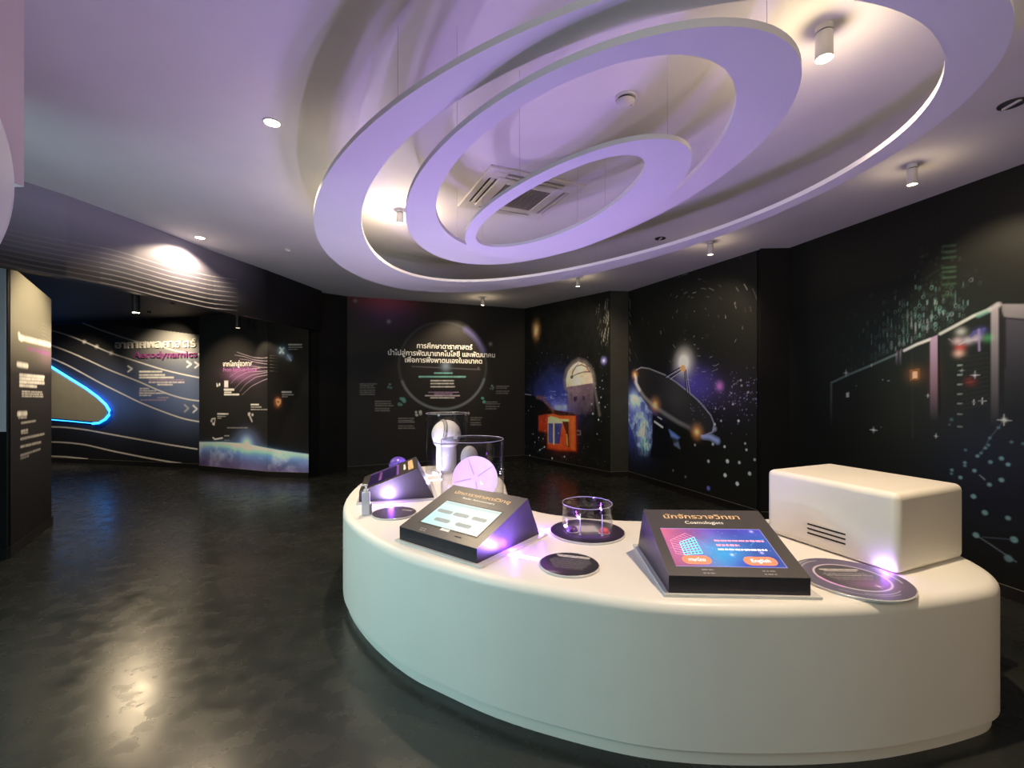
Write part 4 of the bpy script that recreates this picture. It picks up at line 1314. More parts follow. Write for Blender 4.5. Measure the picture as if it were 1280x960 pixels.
t = thing('smoke_detector', 'round white smoke detector on the ceiling within the middle ring', 'smoke detector', loc=(0.653, 2.60, H))
MB().lathe([(0.058, -0.012), (0.062, -0.006), (0.062, 0.0)], 32).build('base_plate', M['fixture'], t, smooth=True, sharp=40)
MB().lathe([(0.018, -0.060), (0.036, -0.057), (0.049, -0.046), (0.052, -0.024)], 32).build('housing', M['fixture'], t, smooth=True, sharp=50)
MB().lathe([(0.044, -0.024), (0.044, -0.012)], 32).build('vent_ring', M['fixdark'], t, smooth=True, sharp=40)
MB().lathe([(0.004, -0.0595), (0.004, -0.056)], 10, 0.026, -0.02).build('indicator', M['red'], t)
t = thing('ceiling_sprinkler', 'tiny white sprinkler head on the ceiling near the bulkhead', 'sprinkler', loc=(-2.75, 5.55, H))
MB().lathe([(0.022, -0.03), (0.030, -0.026), (0.030, -0.008), (0.045, -0.004), (0.045, 0)], 20).build('head', M['fixture'], t, smooth=True, sharp=40)

# air conditioner cassette
t = thing('air_conditioner', 'square white ceiling cassette air conditioner behind the smallest ring', 'air conditioner', loc=(0.055, 3.945, H), rz=math.radians(-66))
S = 0.42
fr = MB()
fr.box(-S, S, -S, -S + 0.055, -0.022, 0).box(-S, S, S - 0.055, S, -0.022, 0).box(-S, -S + 0.055, -S + 0.055, S - 0.055, -0.022, 0).box(S - 0.055, S, -S + 0.055, S - 0.055, -0.022, 0)
bevel(fr.build('outer_frame', M['acwhite'], t), 0.006, 2)
MB().box(-S + 0.05, S - 0.05, -S + 0.05, S - 0.05, -0.012, 0).build('air_gap', M['gap'], t)
Q = 0.30
inn = MB()
G = 0.21
inn.box(-Q, Q, -Q, -G, -0.034, -0.010).box(-Q, Q, G, Q, -0.034, -0.010).box(-Q, -G, -G, G, -0.034, -0.010).box(G, Q, -G, G, -0.034, -0.010)
bevel(inn.build('front_panel', M['acwhite'], t), 0.008, 2)
MB().box(-G, G, -G, G, -0.028, -0.011).build('grille', M['acgrille'], t)
for i in range(13):
    y = -G + 0.02 + i * (2 * G - 0.04) / 12
    MB().box(-G + 0.008, G - 0.008, y - 0.004, y + 0.004, -0.033, -0.028).build('grille_slat', M['acgrille'], t)
for k in range(4):
    fl = MB().box(-0.255, 0.255, -0.345, -0.322, -0.030, -0.012).build('air_flap', M['acwhite'], t)
    fl.rotation_euler = (0, 0, k * PI / 2)
for k in range(4):
    cn = MB()
    cn.box(0.255, 0.37, 0.30, 0.37, -0.024, -0.010).box(0.30, 0.37, 0.255, 0.30, -0.024, -0.010)
    o = cn.build('corner_cover', M['acwhite'], t)
    o.rotation_euler = (0, 0, k * PI / 2)

# ------------------------------------------------------------------ crescent display table
TZ = 0.70
OUT = [(-1.17, 3.20), (-1.02, 2.98), (-.83, 2.75), (-.59, 2.52), (-.385, 2.385), (-.08, 2.20), (.29, 2.05), (.622, 1.955), (1.025, 1.925), (1.518, 1.945), (1.884, 2.012), (2.13, 2.075), (2.297, 2.135), (2.42, 2.25), (2.50, 2.43),
       (2.54, 2.68), (2.52, 2.95), (2.36, 3.20), (2.05, 3.26), (1.5, 3.17), (.87, 3.17), (.55, 3.23), (.357, 3.30), (.20, 3.40), (.08, 3.56), (.00, 3.80), (-.045, 4.1), (-.07, 4.45), (-.16, 4.80), (-.35, 5.08), (-.65, 5.27), (-.98, 5.28), (-1.26, 5.10), (-1.42, 4.78), (-1.475, 4.4), (-1.44, 4.0), (-1.37, 3.68), (-1.27, 3.40)]


def smooth_loop(P, sub=5):
    n, out = len(P), []
    for i in range(n):
        p0, p1, p2, p3 = (Vector(P[(i + k - 1) % n]) for k in range(4))
        for j in range(sub):
            t = j / sub
            out.append(0.5 * ((2 * p1) + (p2 - p0) * t + (2 * p0 - 5 * p1 + 4 * p2 - p3) * t * t + (3 * p1 - p0 - 3 * p2 + p3) * t ** 3))
    for _ in range(3):
        out = [(out[i - 1] + 2 * out[i] + out[(i + 1) % len(out)]) / 4 for i in range(len(out))]
    return out


def inset(P, d):
    n, out = len(P), []
    for i in range(n):
        t = (P[(i + 1) % n] - P[i - 1]).normalized()
        out.append(P[i] + Vector((-t.y, t.x)) * d)     # counter clockwise loop: left is inside
    return out


LOOP = smooth_loop(OUT)
tb = thing('display_table', 'white crescent shaped display table with rounded edge on the dark floor', 'table', loc=(0.6, 3.2, 0))
lv, lf = [], []
R = 0.05
prof = [(0.012, 0.065), (0.0, 0.075)] + [(R - R * math.cos(a), TZ - R + R * math.sin(a)) for a in np.linspace(0, PI / 2, 9)] + [(0.12, TZ)]
n = len(LOOP)
for d, z in prof:
    lv += [(p.x - 0.6, p.y - 3.2, z) for p in inset(LOOP, d)]
for k in range(len(prof) - 1):
    for i in range(n):
        j = (i + 1) % n
        lf.append((k * n + i, k * n + j, (k + 1) * n + j, (k + 1) * n + i))
lf.append(tuple(range((len(prof) - 1) * n, len(prof) * n)))
lf.append(tuple(range(n))[::-1])
obj('table_body', lv, lf, M['white'], tb, smooth=True, sharp=45)
pl = inset(LOOP, 0.028)
MB().prism([(p.x - 0.6, p.y - 3.2) for p in pl], 0.0, 0.07).build('plinth', M['white'], tb, smooth=True, sharp=45)


def light_strip(p, q, w=0.042):
    p, q = Vector(p), Vector(q)
    d = (q - p).normalized()
    s = Vector((-d.y, d.x)) * (w / 2)
    pts = [(x.x - 0.6, x.y - 3.2) for x in (p - s, q - s, q + s, p + s)]
    return MB().prism(pts, TZ - 0.004, TZ + 0.0004).build('light_strip', M['strip'], tb, label='glowing violet light strip in the table top')


def uplight(x, y, w, power, ang=0, z=TZ + 0.012, size=0.05, color=VIOLET):
    o = lamp('AREA', (x, y, z), power, color, size=w, size_y=size, name='strip_lamp')
    o.rotation_euler = (PI, 0, ang)
    return o


# ------------------------------------------------------------------ touch screen kiosks
def kiosk(FL, xd, label):
    """wedge with a tilted face; local x runs along the front edge, y to the back"""
    xd = Vector(xd).normalized()
    ang = math.atan2(xd.y, xd.x)
    t = thing('touchscreen_kiosk', label, 'kiosk', loc=(FL[0], FL[1], TZ + 0.001), rz=ang)
    w, d, hf, ht, lean = 0.62, 0.59, 0.0865, 0.254, 0.125
    b0 = 0.011
    MB().box(-0.022, w + 0.042, -0.018, d + 0.03, 0.0, b0).build('base_plate', M['plate'], t, label='clear grey acrylic base plate')
    prof = [(0, b0), (d, b0), (d - lean, ht), (0, hf)]
    v = [(0, y, z) for y, z in prof] + [(w, y, z) for y, z in prof]
    bd = obj('body', v, [(0, 1, 2, 3)[::-1], (4, 5, 6, 7), (0, 1, 5, 4)[::-1], (1, 2, 6, 5)[::-1], (0, 4, 7, 3)], M['kiosk'], t)
    nrm = Vector((0, -(ht - hf), d - lean)).normalized()
    o = Vector((0, 0, hf))
    X = Vector((w, 0, 0))
    Y = Vector((0, d - lean, ht - hf))
    e = 0.003
    fv = [(0, 0, hf), (w, 0, hf), (w, d - lean, ht), (0, d - lean, ht)]
    fv2 = [tuple(Vector(p) + nrm * e) for p in fv]
    obj('face_panel', fv + fv2, [(4, 5, 6, 7), (0, 1, 5, 4), (1, 2, 6, 5), (2, 3, 7, 6), (3, 0, 4, 7)], M['kiosktop'], t)

    def P(a, b, off=0.0):
        return o + X * a + Y * b + nrm * (e + off)

    t_ = dict(root=t, P=P, X=X.normalized(), Y=Y.normalized(), w=w, L=Y.length)
    return t_


def kquad(k, a0, a1, b0, b1, off, th, name, m, parent=None, label=None):
    P = k['P']
    c = [P(a0, b0, off), P(a1, b0, off), P(a1, b1, off), P(a0, b1, off)]
    c2 = [P(a0, b0, off + th), P(a1, b0, off + th), P(a1, b1, off + th), P(a0, b1, off + th)]
    return obj(name, c + c2, [(4, 5, 6, 7), (0, 1, 5, 4), (1, 2, 6, 5), (2, 3, 7, 6), (3, 0, 4, 7), (3, 2, 1, 0)], m, parent or k['root'], label=label)


def ktext(k, body, a0, a1, b, m, off=0.0012, bold=0.02, height=None, parent=None):
    P = k['P']
    return text_mesh(body, 'lettering', m, P(a0, b, off), k['X'], k['Y'], width=(a1 - a0) * k['w'], height=height, bold=bold, parent=parent or k['root'])


def pill(k, a0, a1, b0, b1, off, name, m, parent=None):
    """rounded on-screen button"""
    W_, L_ = k['w'], k['L']
    r = (b1 - b0) * L_ / 2
    pts = []
    for s_, cx in ((1, a1 * W_ - r), (-1, a0 * W_ + r)):
        for q in range(9):
            a = -PI / 2 + q * PI / 8
            pts.append((cx + s_ * r * math.cos(a), (b0 + b1) / 2 * L_ + s_ * r * math.sin(a)))
    P = k['P']
    lo = [P(x / W_, y / L_, off) for x, y in pts]
    hi = [P(x / W_, y / L_, off + 0.0006) for x, y in pts]
    n = len(pts)
    return obj(name, lo + hi, [tuple(range(n, 2 * n))] + [(i, (i + 1) % n, n + (i + 1) % n, n + i) for i in range(n)], m, parent or k['root'])


# right kiosk: cosmologists
K1 = kiosk((0.705, 2.032), (0.999, -0.044), 'black touchscreen kiosk with blue and violet cosmologist screen, nearest the white box')
sw, sh = (0.890 - 0.078) * K1['w'], (0.675 - 0.117) * K1['L']
c = Canvas(sw, sh, 0.0028, lin((95, 70, 165)))
nz = c.noise(0.12, 41, 5)
c.glow(0.0, sh, 0.22, 0.22, lin((215, 105, 130)), 0.95, add=False)
c.glow(0.02, 0.03, 0.16, 0.12, lin((190, 90, 110)), 0.8, add=False)
c.glow(sw * 0.75, sh, 0.20, 0.13, lin((85, 50, 175)), 0.9, add=False)
c.glow(sw * 0.52, sh * 0.30, 0.15, 0.12, lin((65, 165, 215)), 0.95, add=False)
c.glow(sw * 0.93, sh * 0.60, 0.13, 0.10, lin((40, 95, 170)), 0.85, add=False)
c.glow(sw * 0.92, sh * 0.10, 0.14, 0.09, lin((45, 85, 150)), 0.85, add=False)
c.glow(sw * 0.72, sh * 0.02, 0.10, 0.06, lin((70, 75, 190)), 0.8, add=False)
c.C *= (0.70 + 0.6 * nz)[..., None]
for i in range(50):
    c.disc(RND.uniform(0, sw), RND.uniform(0, sh), RND.uniform(0.0012, 0.0022), lin((190, 185, 240)), RND.uniform(.2, .9), soft=0.003)
for (a, b) in ((.90, .93), (.57, .30), (.86, .36)):
    c.glow(sw * a, sh * b, 0.008, 0.008, lin((210, 190, 255)), 0.9)
c.line([(sw * .80, sh * .55), (sw * .87, sh * .66), (sw * .97, sh * .72)], 0.006, lin((60, 140, 200)), 0.7)
for e_ in ([(0, 0), (sw, 0)], [(sw, 0), (sw, sh)], [(sw, sh), (0, sh)]):
    c.line(e_, 0.006, lin((170, 160, 215)), 0.9)
ob = K1['P'](0.078, 0.117, 0.0006)
scr = c.build('screen', M['screen'], ob, K1['X'], K1['Y'], parent=K1['root'], label='lit blue, violet and pink touchscreen picture')
# wire cube drawn in strokes on the display
Pk = K1['P']
cube = MB()


def stroke(mb, k, pts, w=0.0022, off=0.0014):
    for i in range(len(pts) - 1):
        a, b = k['P'](*pts[i], off), k['P'](*pts[i + 1], off)
        d = (b - a)
        nrm = (k['X'].cross(k['Y']))
        s_ = d.cross(nrm).normalized() * (w / 2)
        mb.add([a - s_, b - s_, b + s_, a + s_], [(0, 1, 2, 3)])


PL_, PT_, PB_ = (0.119, 0.482), (0.262, 0.593), (0.119, 0.288)
TL_, TR_, BR_, BL_ = (0.185, 0.452), (0.319, 0.532), (0.323, 0.296), (0.181, 0.272)


def mixp(p, q, t0):
    return (p[0] + (q[0] - p[0]) * t0, p[1] + (q[1] - p[1]) * t0)


pk = MB()
for l in ([PL_, PT_], [PT_, TR_], [PL_, TL_], [PL_, PB_], [PB_, BL_]):
    stroke(pk, K1, l, 0.0022)
for q in range(1, 5):
    t0 = q / 5
    stroke(pk, K1, [mixp(PL_, PT_, t0), mixp(TL_, TR_, t0)], 0.0022)
    stroke(pk, K1, [mixp(PL_, PB_, t0), mixp(TL_, BL_, min(1.0, t0 + 0.05))], 0.0026)
pk.build('screen_cube_outline', M['pinkscreen'], K1['root'], kind='stuff')
cy = MB()
for l in ([TL_, TR_], [TR_, BR_], [BR_, BL_], [BL_, TL_]):
    stroke(cy, K1, l, 0.0036)
for q in range(1, 6):
    t0 = q / 6
    stroke(cy, K1, [mixp(TL_, BL_, t0), mixp(TR_, BR_, t0)], 0.0032)
for q in range(1, 5):
    t0 = q / 5
    stroke(cy, K1, [mixp(TL_, TR_, t0), mixp(BL_, BR_, t0)], 0.0032)
cy.build('screen_cube_grid', M['cyanscreen'], K1['root'], kind='stuff')
wv = MB()
for q in range(4):
    stroke(wv, K1, [(0.325, 0.50 - 0.03 * q), (0.355, 0.485 - 0.03 * q), (0.375, 0.43 - 0.02 * q), (0.40, 0.40 - 0.015 * q), (0.425, 0.37 - 0.01 * q)], 0.002)
wv.build('screen_wave', mat('blue_screen_ink', (0.1, 0.3, 0.6), 0.4, emit=lin((45, 95, 165)), estr=0.9), K1['root'], kind='stuff')
red = mat('orange_screen_button', (0.8, 0.2, 0.1), 0.4, emit=lin((225, 95, 75)), estr=0.9)
b1 = pill(K1, 0.145, 0.362, 0.148, 0.262, 0.0014, 'screen_button', red)
b2 = pill(K1, 0.600, 0.845, 0.142, 0.258, 0.0014, 'screen_button', red)
ktext(K1, 'ภาษาไทย', 0.190, 0.318, 0.186, M['whitescreen'], off=0.0026, bold=0.008, height=0.020)
ktext(K1, 'English', 0.655, 0.795, 0.182, M['whitescreen'], off=0.0026, bold=0.008, height=0.022)
ktext(K1, 'นักจักรวาลวิทยา', 0.150, 0.790, 0.842, M['gold'], bold=0.012, height=0.034)
ktext(K1, 'Cosmologists', 0.308, 0.625, 0.752, M['whiteprint'], bold=0.006, height=0.023)


def micro(k, a0, a1, b, h, m, name='print_line', n=1):
    mb = MB()
    p = a0
    while p < a1:
        e_ = min(p + RND.uniform(0.015, 0.05), a1)
        c_ = [k['P'](p, b, 0.0014), k['P'](e_, b, 0.0014), k['P'](e_, b + h, 0.0014), k['P'](p, b + h, 0.0014)]
        mb.add(c_, [(0, 1, 2, 3)])
        p = e_ + 0.007
    return mb.build(name, m, k['root'], kind='stuff')


micro(K1, 0.464, 0.855, 0.475, 0.022, M['pinkscreen'])
micro(K1, 0.462, 0.640, 0.405, 0.026, M['pinkscreen'])
micro(K1, 0.457, 0.830, 0.345, 0.022, M['whitescreen'])
for a0, a1, b in ((.255, .345, .068), (.255, .345, .026), (.690, .780, .064), (.690, .780, .024)):
    micro(K1, a0, a1, b, 0.016, M['greyprint'])

# middle kiosk: radio astronomers
K2 = kiosk((-0.679, 2.732), (0.80, -0.60), 'black touchscreen kiosk with pale white menu screen, in front of the lilac dish')
kquad(K2, 0.150, 0.905, 0.145, 0.665, 0.0003, 0.0009, 'screen_border', M['fixdark'])
sw, sh = (0.892 - 0.165) * K2['w'], (0.645 - 0.165) * K2['L']
c = Canvas(sw, sh, 0.006, lin((214, 228, 222)))
c.glow(0, 0, 0.18, 0.18, lin((170, 220, 220)), 0.8, add=False)
c.glow(sw, 0, 0.25, 0.2, lin((235, 238, 222)), 0.8, add=False)
c.line([(0, sh * 0.93), (sw, sh * 0.93)], 0.02, lin((180, 200, 195)), 0.8)
c.line([(0, sh * 0.05), (sw, sh * 0.05)], 0.012, lin((185, 215, 210)), 0.6)
c.build('screen', M['screen'], K2['P'](0.165, 0.165, 0.0016), K2['X'], K2['Y'], parent=K2['root'], label='pale lit touchscreen with five grey buttons')
for (a0, a1, b) in ((.195, .395, .405), (.415, .610, .405), (.655, .835, .405), (.275, .475, .245), (.555, .745, .245)):
    pill(K2, a0, a1, b, b + 0.062, 0.0018, 'screen_button', M['darkscreen'])
for (a, b) in ((.50, .50), (.70, .34), (.80, .50)):
    micro(K2, a, a + 0.05, b, 0.02, M['darkscreen'])
kquad(K2, 0.462, 0.575, 0.118, 0.160, 0.0006, 0.0006, 'white_label', M['whiteprint'])
ktext(K2, 'นักดาราศาสตร์วิทยุ', 0.135, 0.870, 0.825, M['gold'], bold=0.012, height=0.030)
ktext(K2, 'Radio Astronomers', 0.305, 0.728, 0.750, M['whiteprint'], bold=0.010, height=0.017)
for a0, a1, b in ((.245, .330, .062), (.255, .335, .030), (.68, .76, .078)):
    micro(K2, a0, a1, b, 0.016, M['greyprint'] if a0 < .5 else M['gap'])

# far left kiosk, seen from its side
K3 = kiosk((-1.365, 4.196), (0.24, -0.97), 'black touchscreen kiosk turned sideways at the left tip of the table')
kquad(K3, 0.10, 0.90, 0.12, 0.67, 0.0003, 0.0012, 'screen_border', M['fixdark'])
c = Canvas(0.78 * K3['w'], 0.53 * K3['L'], 0.008, lin((34, 20, 58)))
c.line([(0.0, 0.0), (0.0, c.h)], 0.05, lin((120, 70, 170)), 0.8)
c.line([(0.0, c.h), (c.w, c.h)], 0.03, lin((150, 90, 175)), 0.9)
c.words(0.08, 0.40, 0.10, 0.10, 0.02, lin((150, 90, 150)), 0.9, 0.03)
c.build('screen', M['screen'], K3['P'](0.11, 0.13, 0.0022), K3['X'], K3['Y'], parent=K3['root'])
micro(K3, 0.15, 0.85, 0.83, 0.09, M['gold'], 'title_print')
micro(K3, 0.30, 0.70, 0.75, 0.035, M['whiteprint'], 'title_print')

# ------------------------------------------------------------------ light strips sunk in the table, with their lamps
for p, q, pw in (((632, 692), (674, 699.5), 8.0), ((668, 668), (689, 661), 8.0)):
    P, Q_ = at(p[0], p[1], TZ), at(q[0], q[1], TZ)
    light_strip(P.xy, Q_.xy)
    m_ = (P + Q_) / 2
    m_ = P * 0.35 + Q_ * 0.65
    uplight(m_.x, m_.y, (P - Q_).length * 0.6, pw * 1.1, math.atan2(Q_.y - P.y, Q_.x - P.x), color=(0.36, 0.20, 1.0))
P, Q_ = at(486, 626, TZ), at(487, 637, TZ)
light_strip((P.x + 0.015, P.y - 0.04), Q_.xy, 0.045)
uplight((P.x + Q_.x) / 2, (P.y + Q_.y) / 2 - 0.06, 0.12, 9.0, PI / 2)
P, Q_ = at(518, 604.5, TZ), at(546, 599.5, TZ)
light_strip(P.xy, Q_.xy)
uplight((P.x + Q_.x) / 2, (P.y + Q_.y) / 2, 0.2, 7.0, 0.3)
light_strip((-0.43, 3.44), (-0.20, 3.40), 0.03)  # added strip hidden behind the middle kiosk, brightens the dish model
uplight(-0.31, 3.42, 0.22, 1.9, -0.17)
light_strip((1.893, 2.235), (1.862, 2.315), 0.014)
uplight(1.872, 2.275, 0.07, 0.5, 1.95, size=0.012)

LED = (0.34, 0.07, 1.0)
for (u, v, pw) in ((640, 690.5, 1.3), (673, 664.5, 1.5), (487, 631, 1.3)):
    p = at(u, v, TZ)
    lamp('POINT', (p.x + 0.012, p.y, TZ + 0.035), pw, LED, size=0.02, name='strip_glow')
lamp('POINT', (1.868, 2.262, TZ + 0.03), 0.25, LED, size=0.015, name='strip_glow')
uplight(-0.84, 4.70, 0.14, 2.6, 0.3)
light_strip((-0.91, 4.68), (-0.77, 4.72), 0.03)

# ------------------------------------------------------------------ printed discs lying on the table
def info_disc(p, r, label, th=0.012):
    t = thing('info_disc', label, 'disc', loc=(p[0], p[1], TZ + 0.0005), group='round printed plates on the table')
    MB().lathe([(r, 0.0), (r, th * 0.8), (r - 0.003, th)], 64).build('plate', M['discrim'], t, smooth=True, sharp=40)
    return t


DW = 0.034


def disc_words(c, x0, x1, y, h, col, k):
    c.words(x0, x1, y, y, h, col, k, 0.012)


def print_disc(t, r, c, th=0.0125, rz=0.0):
    o = c.build('print', M['gloss'], (-r, -r, th), (1, 0, 0), (0, 1, 0), parent=t, mask=lambda X, Y: np.hypot(X - r, Y - r) < r - 0.002)
    o.rotation_euler = (0, 0, rz)
    return o


p = at(711.5, 705, TZ + 0.01)
t = info_disc(p, 0.156, 'black round plate of small text in front of the clear cylinder')
c = Canvas(0.312, 0.312, 0.004, (0.022, 0.019, 0.026))
c.glow(0.05, 0.06, 0.10, 0.08, (0.07, 0.025, 0.11), 0.9)
for (a, y) in ((0.075, 0.262), (0.085, 0.246)):
    disc_words(c, a, 0.245, y, 0.011, (0.75, 0.72, 0.70), 1.0)
for q in range(8):
    disc_words(c, 0.05 + 0.008 * abs(q - 2), 0.265 - 0.006 * abs(q - 2), 0.216 - 0.017 * q, 0.008, (0.20, 0.19, 0.21), 0.9)
c.glow(0.09, 0.03, 0.03, 0.012, (0.3, 0.26, 0.32), 0.7)
print_disc(t, 0.156, c, rz=-0.3)

p = at(492.7, 641, TZ + 0.01)
t = info_disc(p, 0.159, 'grey brown round plate beside the sanitiser bottle')
c = Canvas(0.318, 0.318, 0.004, (0.06, 0.05, 0.062))
c.line([(0.23, 0.06), (0.23, 0.13)], 0.008, (0.8, 0.75, 0.65), 0.9)
c.line([(0.25, 0.05), (0.25, 0.14)], 0.006, (0.6, 0.56, 0.5), 0.9)
for q in range(7):
    c.words(0.20 - 0.018 * q, 0.20 - 0.018 * q, 0.06, 0.24, 0.005, (0.13, 0.11, 0.13), 0.6, 0.012)
print_disc(t, 0.159, c, rz=1.3)

p = at(734, 663.5, TZ + 0.01)
CYL = p.copy()
t = info_disc(p, 0.237, 'dark violet round plate under the clear open cylinder')
c = Canvas(0.474, 0.474, 0.005, (0.024, 0.018, 0.04))
c.glow(0.237, 0.27, 0.10, 0.09, (0.40, 0.36, 0.40), 0.85)
c.poly([(0.16, 0.21), (0.31, 0.21), (0.30, 0.33), (0.17, 0.33)], (0.55, 0.52, 0.54), 0.9, soft=0.02)
c.line([(0.237 + 0.15 * math.cos(a), 0.237 + 0.15 * math.sin(a)) for a in np.linspace(0, 2 * PI, 50)], 0.006, (0.2, 0.12, 0.3), 0.8)
c.glow(0.23, 0.12, 0.10, 0.03, (0.10, 0.04, 0.26), 0.9)
print_disc(t, 0.237, c)

p = (1.648, 2.195)
t = info_disc(p, 0.242, 'violet galaxy printed round plate lying against the white box')
c = Canvas(0.484, 0.484, 0.004, (0.105, 0.090, 0.16))
cx = 0.242
circ = lambda r, a0=0, a1=2 * PI: [(cx + r * math.cos(a), cx + r * math.sin(a)) for a in np.linspace(a0, a1, 60)]
nz = c.noise(0.12, 51, 4)
c.C *= (0.75 + 0.5 * nz)[..., None]
c.disc(cx, cx, 0.150, (0.055, 0.050, 0.060), 0.97)
c.glow(cx + 0.05, cx - 0.08, 0.10, 0.05, (0.22, 0.06, 0.22), 0.7)
c.disc(cx, cx, 0.0, (0, 0, 0), 0)
ring_ = circ(0.153)
c.line(ring_, 0.008, (0.75, 0.66, 0.78), 0.95, soft=0.006)
c.line(circ(0.153, PI * 1.0, PI * 1.25), 0.014, (0.75, 0.35, 0.85), 0.9, soft=0.012)
c.line(circ(0.20, -0.3, 0.35), 0.007, (0.6, 0.58, 0.68), 0.9)
c.line(circ(0.205, 1.8, 3.0), 0.006, (0.5, 0.48, 0.6), 0.8)
c.line(circ(0.20, 3.9, 5.2), 0.004, (0.45, 0.42, 0.52), 0.8)
c.line(circ(0.185, 4.4, 5.4), 0.005, (0.55, 0.5, 0.6), 0.8)
c.line(circ(0.222, 2.0, 3.1), 0.004, (0.4, 0.4, 0.5), 0.8)
for (x0, x1, y, h, k, col) in ((0.15, 0.33, 0.330, 0.012, .95, (.72, .69, .66)), (0.16, 0.31, 0.312, 0.010, .9, (.66, .63, .6)), (0.14, 0.33, 0.285, 0.007, .7, (.4, .38, .38)), (0.13, 0.34, 0.272, 0.007, .7, (.4, .38, .38)), (0.14, 0.35, 0.259, 0.008, .85, (.5, .48, .47)), (0.14, 0.34, 0.238, 0.006, .6, (.33, .31, .32)), (0.15, 0.33, 0.226, 0.006, .6, (.33, .31, .32)), (0.16, 0.32, 0.214, 0.006, .6, (.33, .31, .32))):
    disc_words(c, x0, x1, y, h, col, k)
star(None, c, cx + 0.055, cx - 0.10, 0.022, (0.8, 0.7, 0.85), 1.0)
print_disc(t, 0.242, c, rz=-0.05)

# ------------------------------------------------------------------ white box at the right end
t = thing('white_box', 'large plain white rounded box with three dark slots on the right end of the table', 'box', loc=(1.907, 2.231, TZ + 0.001), rz=math.atan2(0.232, 0.559))
BW, BD, BH_ = 0.605, 0.72, 0.405
slot = [(0.235 + 0.0, 0.075), (0.235, 0.098), (0.235, 0.121)]
# left face is x = 0; the slots are cut as recesses in that face
y0, y1 = 0.245, 0.455
vb, fb = [], []


def q4(a, b, c_, d):
    k = len(vb)
    vb.extend([a, b, c_, d])
    fb.append((k, k + 1, k + 2, k + 3))


bx = bpy.data.meshes.new('shell')
MBx = MB().box(0, BW, 0, BD, 0, BH_)
shell = MBx.build('shell', M['boxwhite'], t)
bevel(shell, 0.034, 6)
for i, z in enumerate((0.078, 0.104, 0.130)):
    MB().box(-0.0012, 0.004, y0, y1, z - 0.0045, z + 0.0045).build('vent_slot', M['gap'], t, label='dark ventilation slot')

# ------------------------------------------------------------------ clear cylinders and the models in them
def acrylic_case(x, y, r, h, label, lid=True, z=TZ + 0.001, th=0.006):
    t = thing('acrylic_case', label, 'display case', loc=(x, y, z))
    s = 64
    MB().lathe([(r - th, 0.0), (r, 0.0), (r, h), (r - th, h), (r - th, 0.0)], s, caps=False).build('wall_tube', M['acrylic'], t, smooth=True, sharp=40)
    if lid:
        MB().lathe([(r, h + 0.0005), (r, h + 0.0065)], s).build('lid', M['acrylic'], t, smooth=True, sharp=40)
    MB().tube([(math.cos(a) * (r - th / 2), math.sin(a) * (r - th / 2), h + (0.007 if lid else 0.001)) for a in np.linspace(0, 2 * PI, 64, endpoint=False)], 0.0016, 6, True).build('rim', mat('acrylic_edge', (0.55, 0.54, 0.62), 0.2, spec=0.6), t, smooth=True)
    return t


acrylic_case(-0.71, 4.92, 0.228, 0.625, 'tall clear acrylic cylinder over the white observatory model')
acrylic_case(-0.33, 3.76, 0.262, 0.485, 'wide clear acrylic cylinder over the lilac dish model')
acrylic_case(CYL.x, CYL.y, 0.160, 0.175, 'small open clear cylinder on the dark violet plate', lid=False, z=TZ + 0.0135, th=0.005)
for (dx, dy) in ((-0.10, -0.06), (0.085, -0.09)):
    pass
for nm, lab, dx, dy, m_ in (('toy_planet', 'pink red half ball inside the small open cylinder', 0.098, -0.050, M['red']), ('toy_planet', 'dark violet half ball inside the small open cylinder', -0.095, -0.020, M['violetplastic'])):
    t = thing(nm, lab, 'ball', loc=(CYL.x + dx, CYL.y + dy, TZ + 0.0135), group='half balls in the small open cylinder')
    MB().lathe([(0.034 * math.cos(a), 0.034 * math.sin(a)) for a in np.linspace(0, PI / 2 - 0.05, 10)], 28).build('dome', m_, t, smooth=True)
    MB().lathe([(0.037, 0.0), (0.037, 0.004)], 28).build('foot', M['model'], t)
for i, (dx, dy) in enumerate(((-0.058, -0.085), (0.075, -0.105))):
    t = thing('clear_rod', ('left' if i == 0 else 'right') + ' thin clear upright rod inside the small open cylinder', 'rod', loc=(CYL.x + dx, CYL.y + dy, TZ + 0.0135), group='thin rods in the small open cylinder')
    MB().lathe([(0.003, 0.0), (0.003, 0.13)], 10).build('rod', M['strip'] if False else mat('lit_acrylic_rod', (0.8, 0.72, 0.95), 0.2, spec=0.6), t, smooth=True)
    MB().lathe([(0.008, 0.0), (0.008, 0.004)], 12).build('foot', M['model'], t)

# observatory model: round tower with a dome slit open towards the left
t = thing('observatory_model', 'white observatory tower model with round dome inside the tall case', 'model', loc=(-0.715, 4.92, TZ + 0.001))
MB().lathe([(0.125, 0.0), (0.125, 0.012), (0.112, 0.016), (0.110, 0.275), (0.128, 0.295), (0.132, 0.315)], 48).build('tower', M['model'], t, smooth=True, sharp=35)
dm = MB()
RS = 0.158
seg, rings_ = 48, 20
v, f = [], []
for j in range(rings_ + 1):
    ph = -0.62 + (PI / 2 + 0.62) * j / rings_
    for i in range(seg):
        a = 2 * PI * i / seg
        v.append((RS * math.cos(ph) * math.cos(a), RS * math.cos(ph) * math.sin(a), 0.40 + RS * math.sin(ph)))
for j in range(rings_):
    for i in range(seg):
        f.append((j * seg + i, j * seg + (i + 1) % seg, (j + 1) * seg + (i + 1) % seg, (j + 1) * seg + i))
dm.add(v, f)
dm.build('dome', M['model'], t, smooth=True)
nd = Vector((-0.80, -0.42, 0.18)).normalized()
ua = nd.cross(Vector((0, 0, 1))).normalized()
ub = ua.cross(nd).normalized()
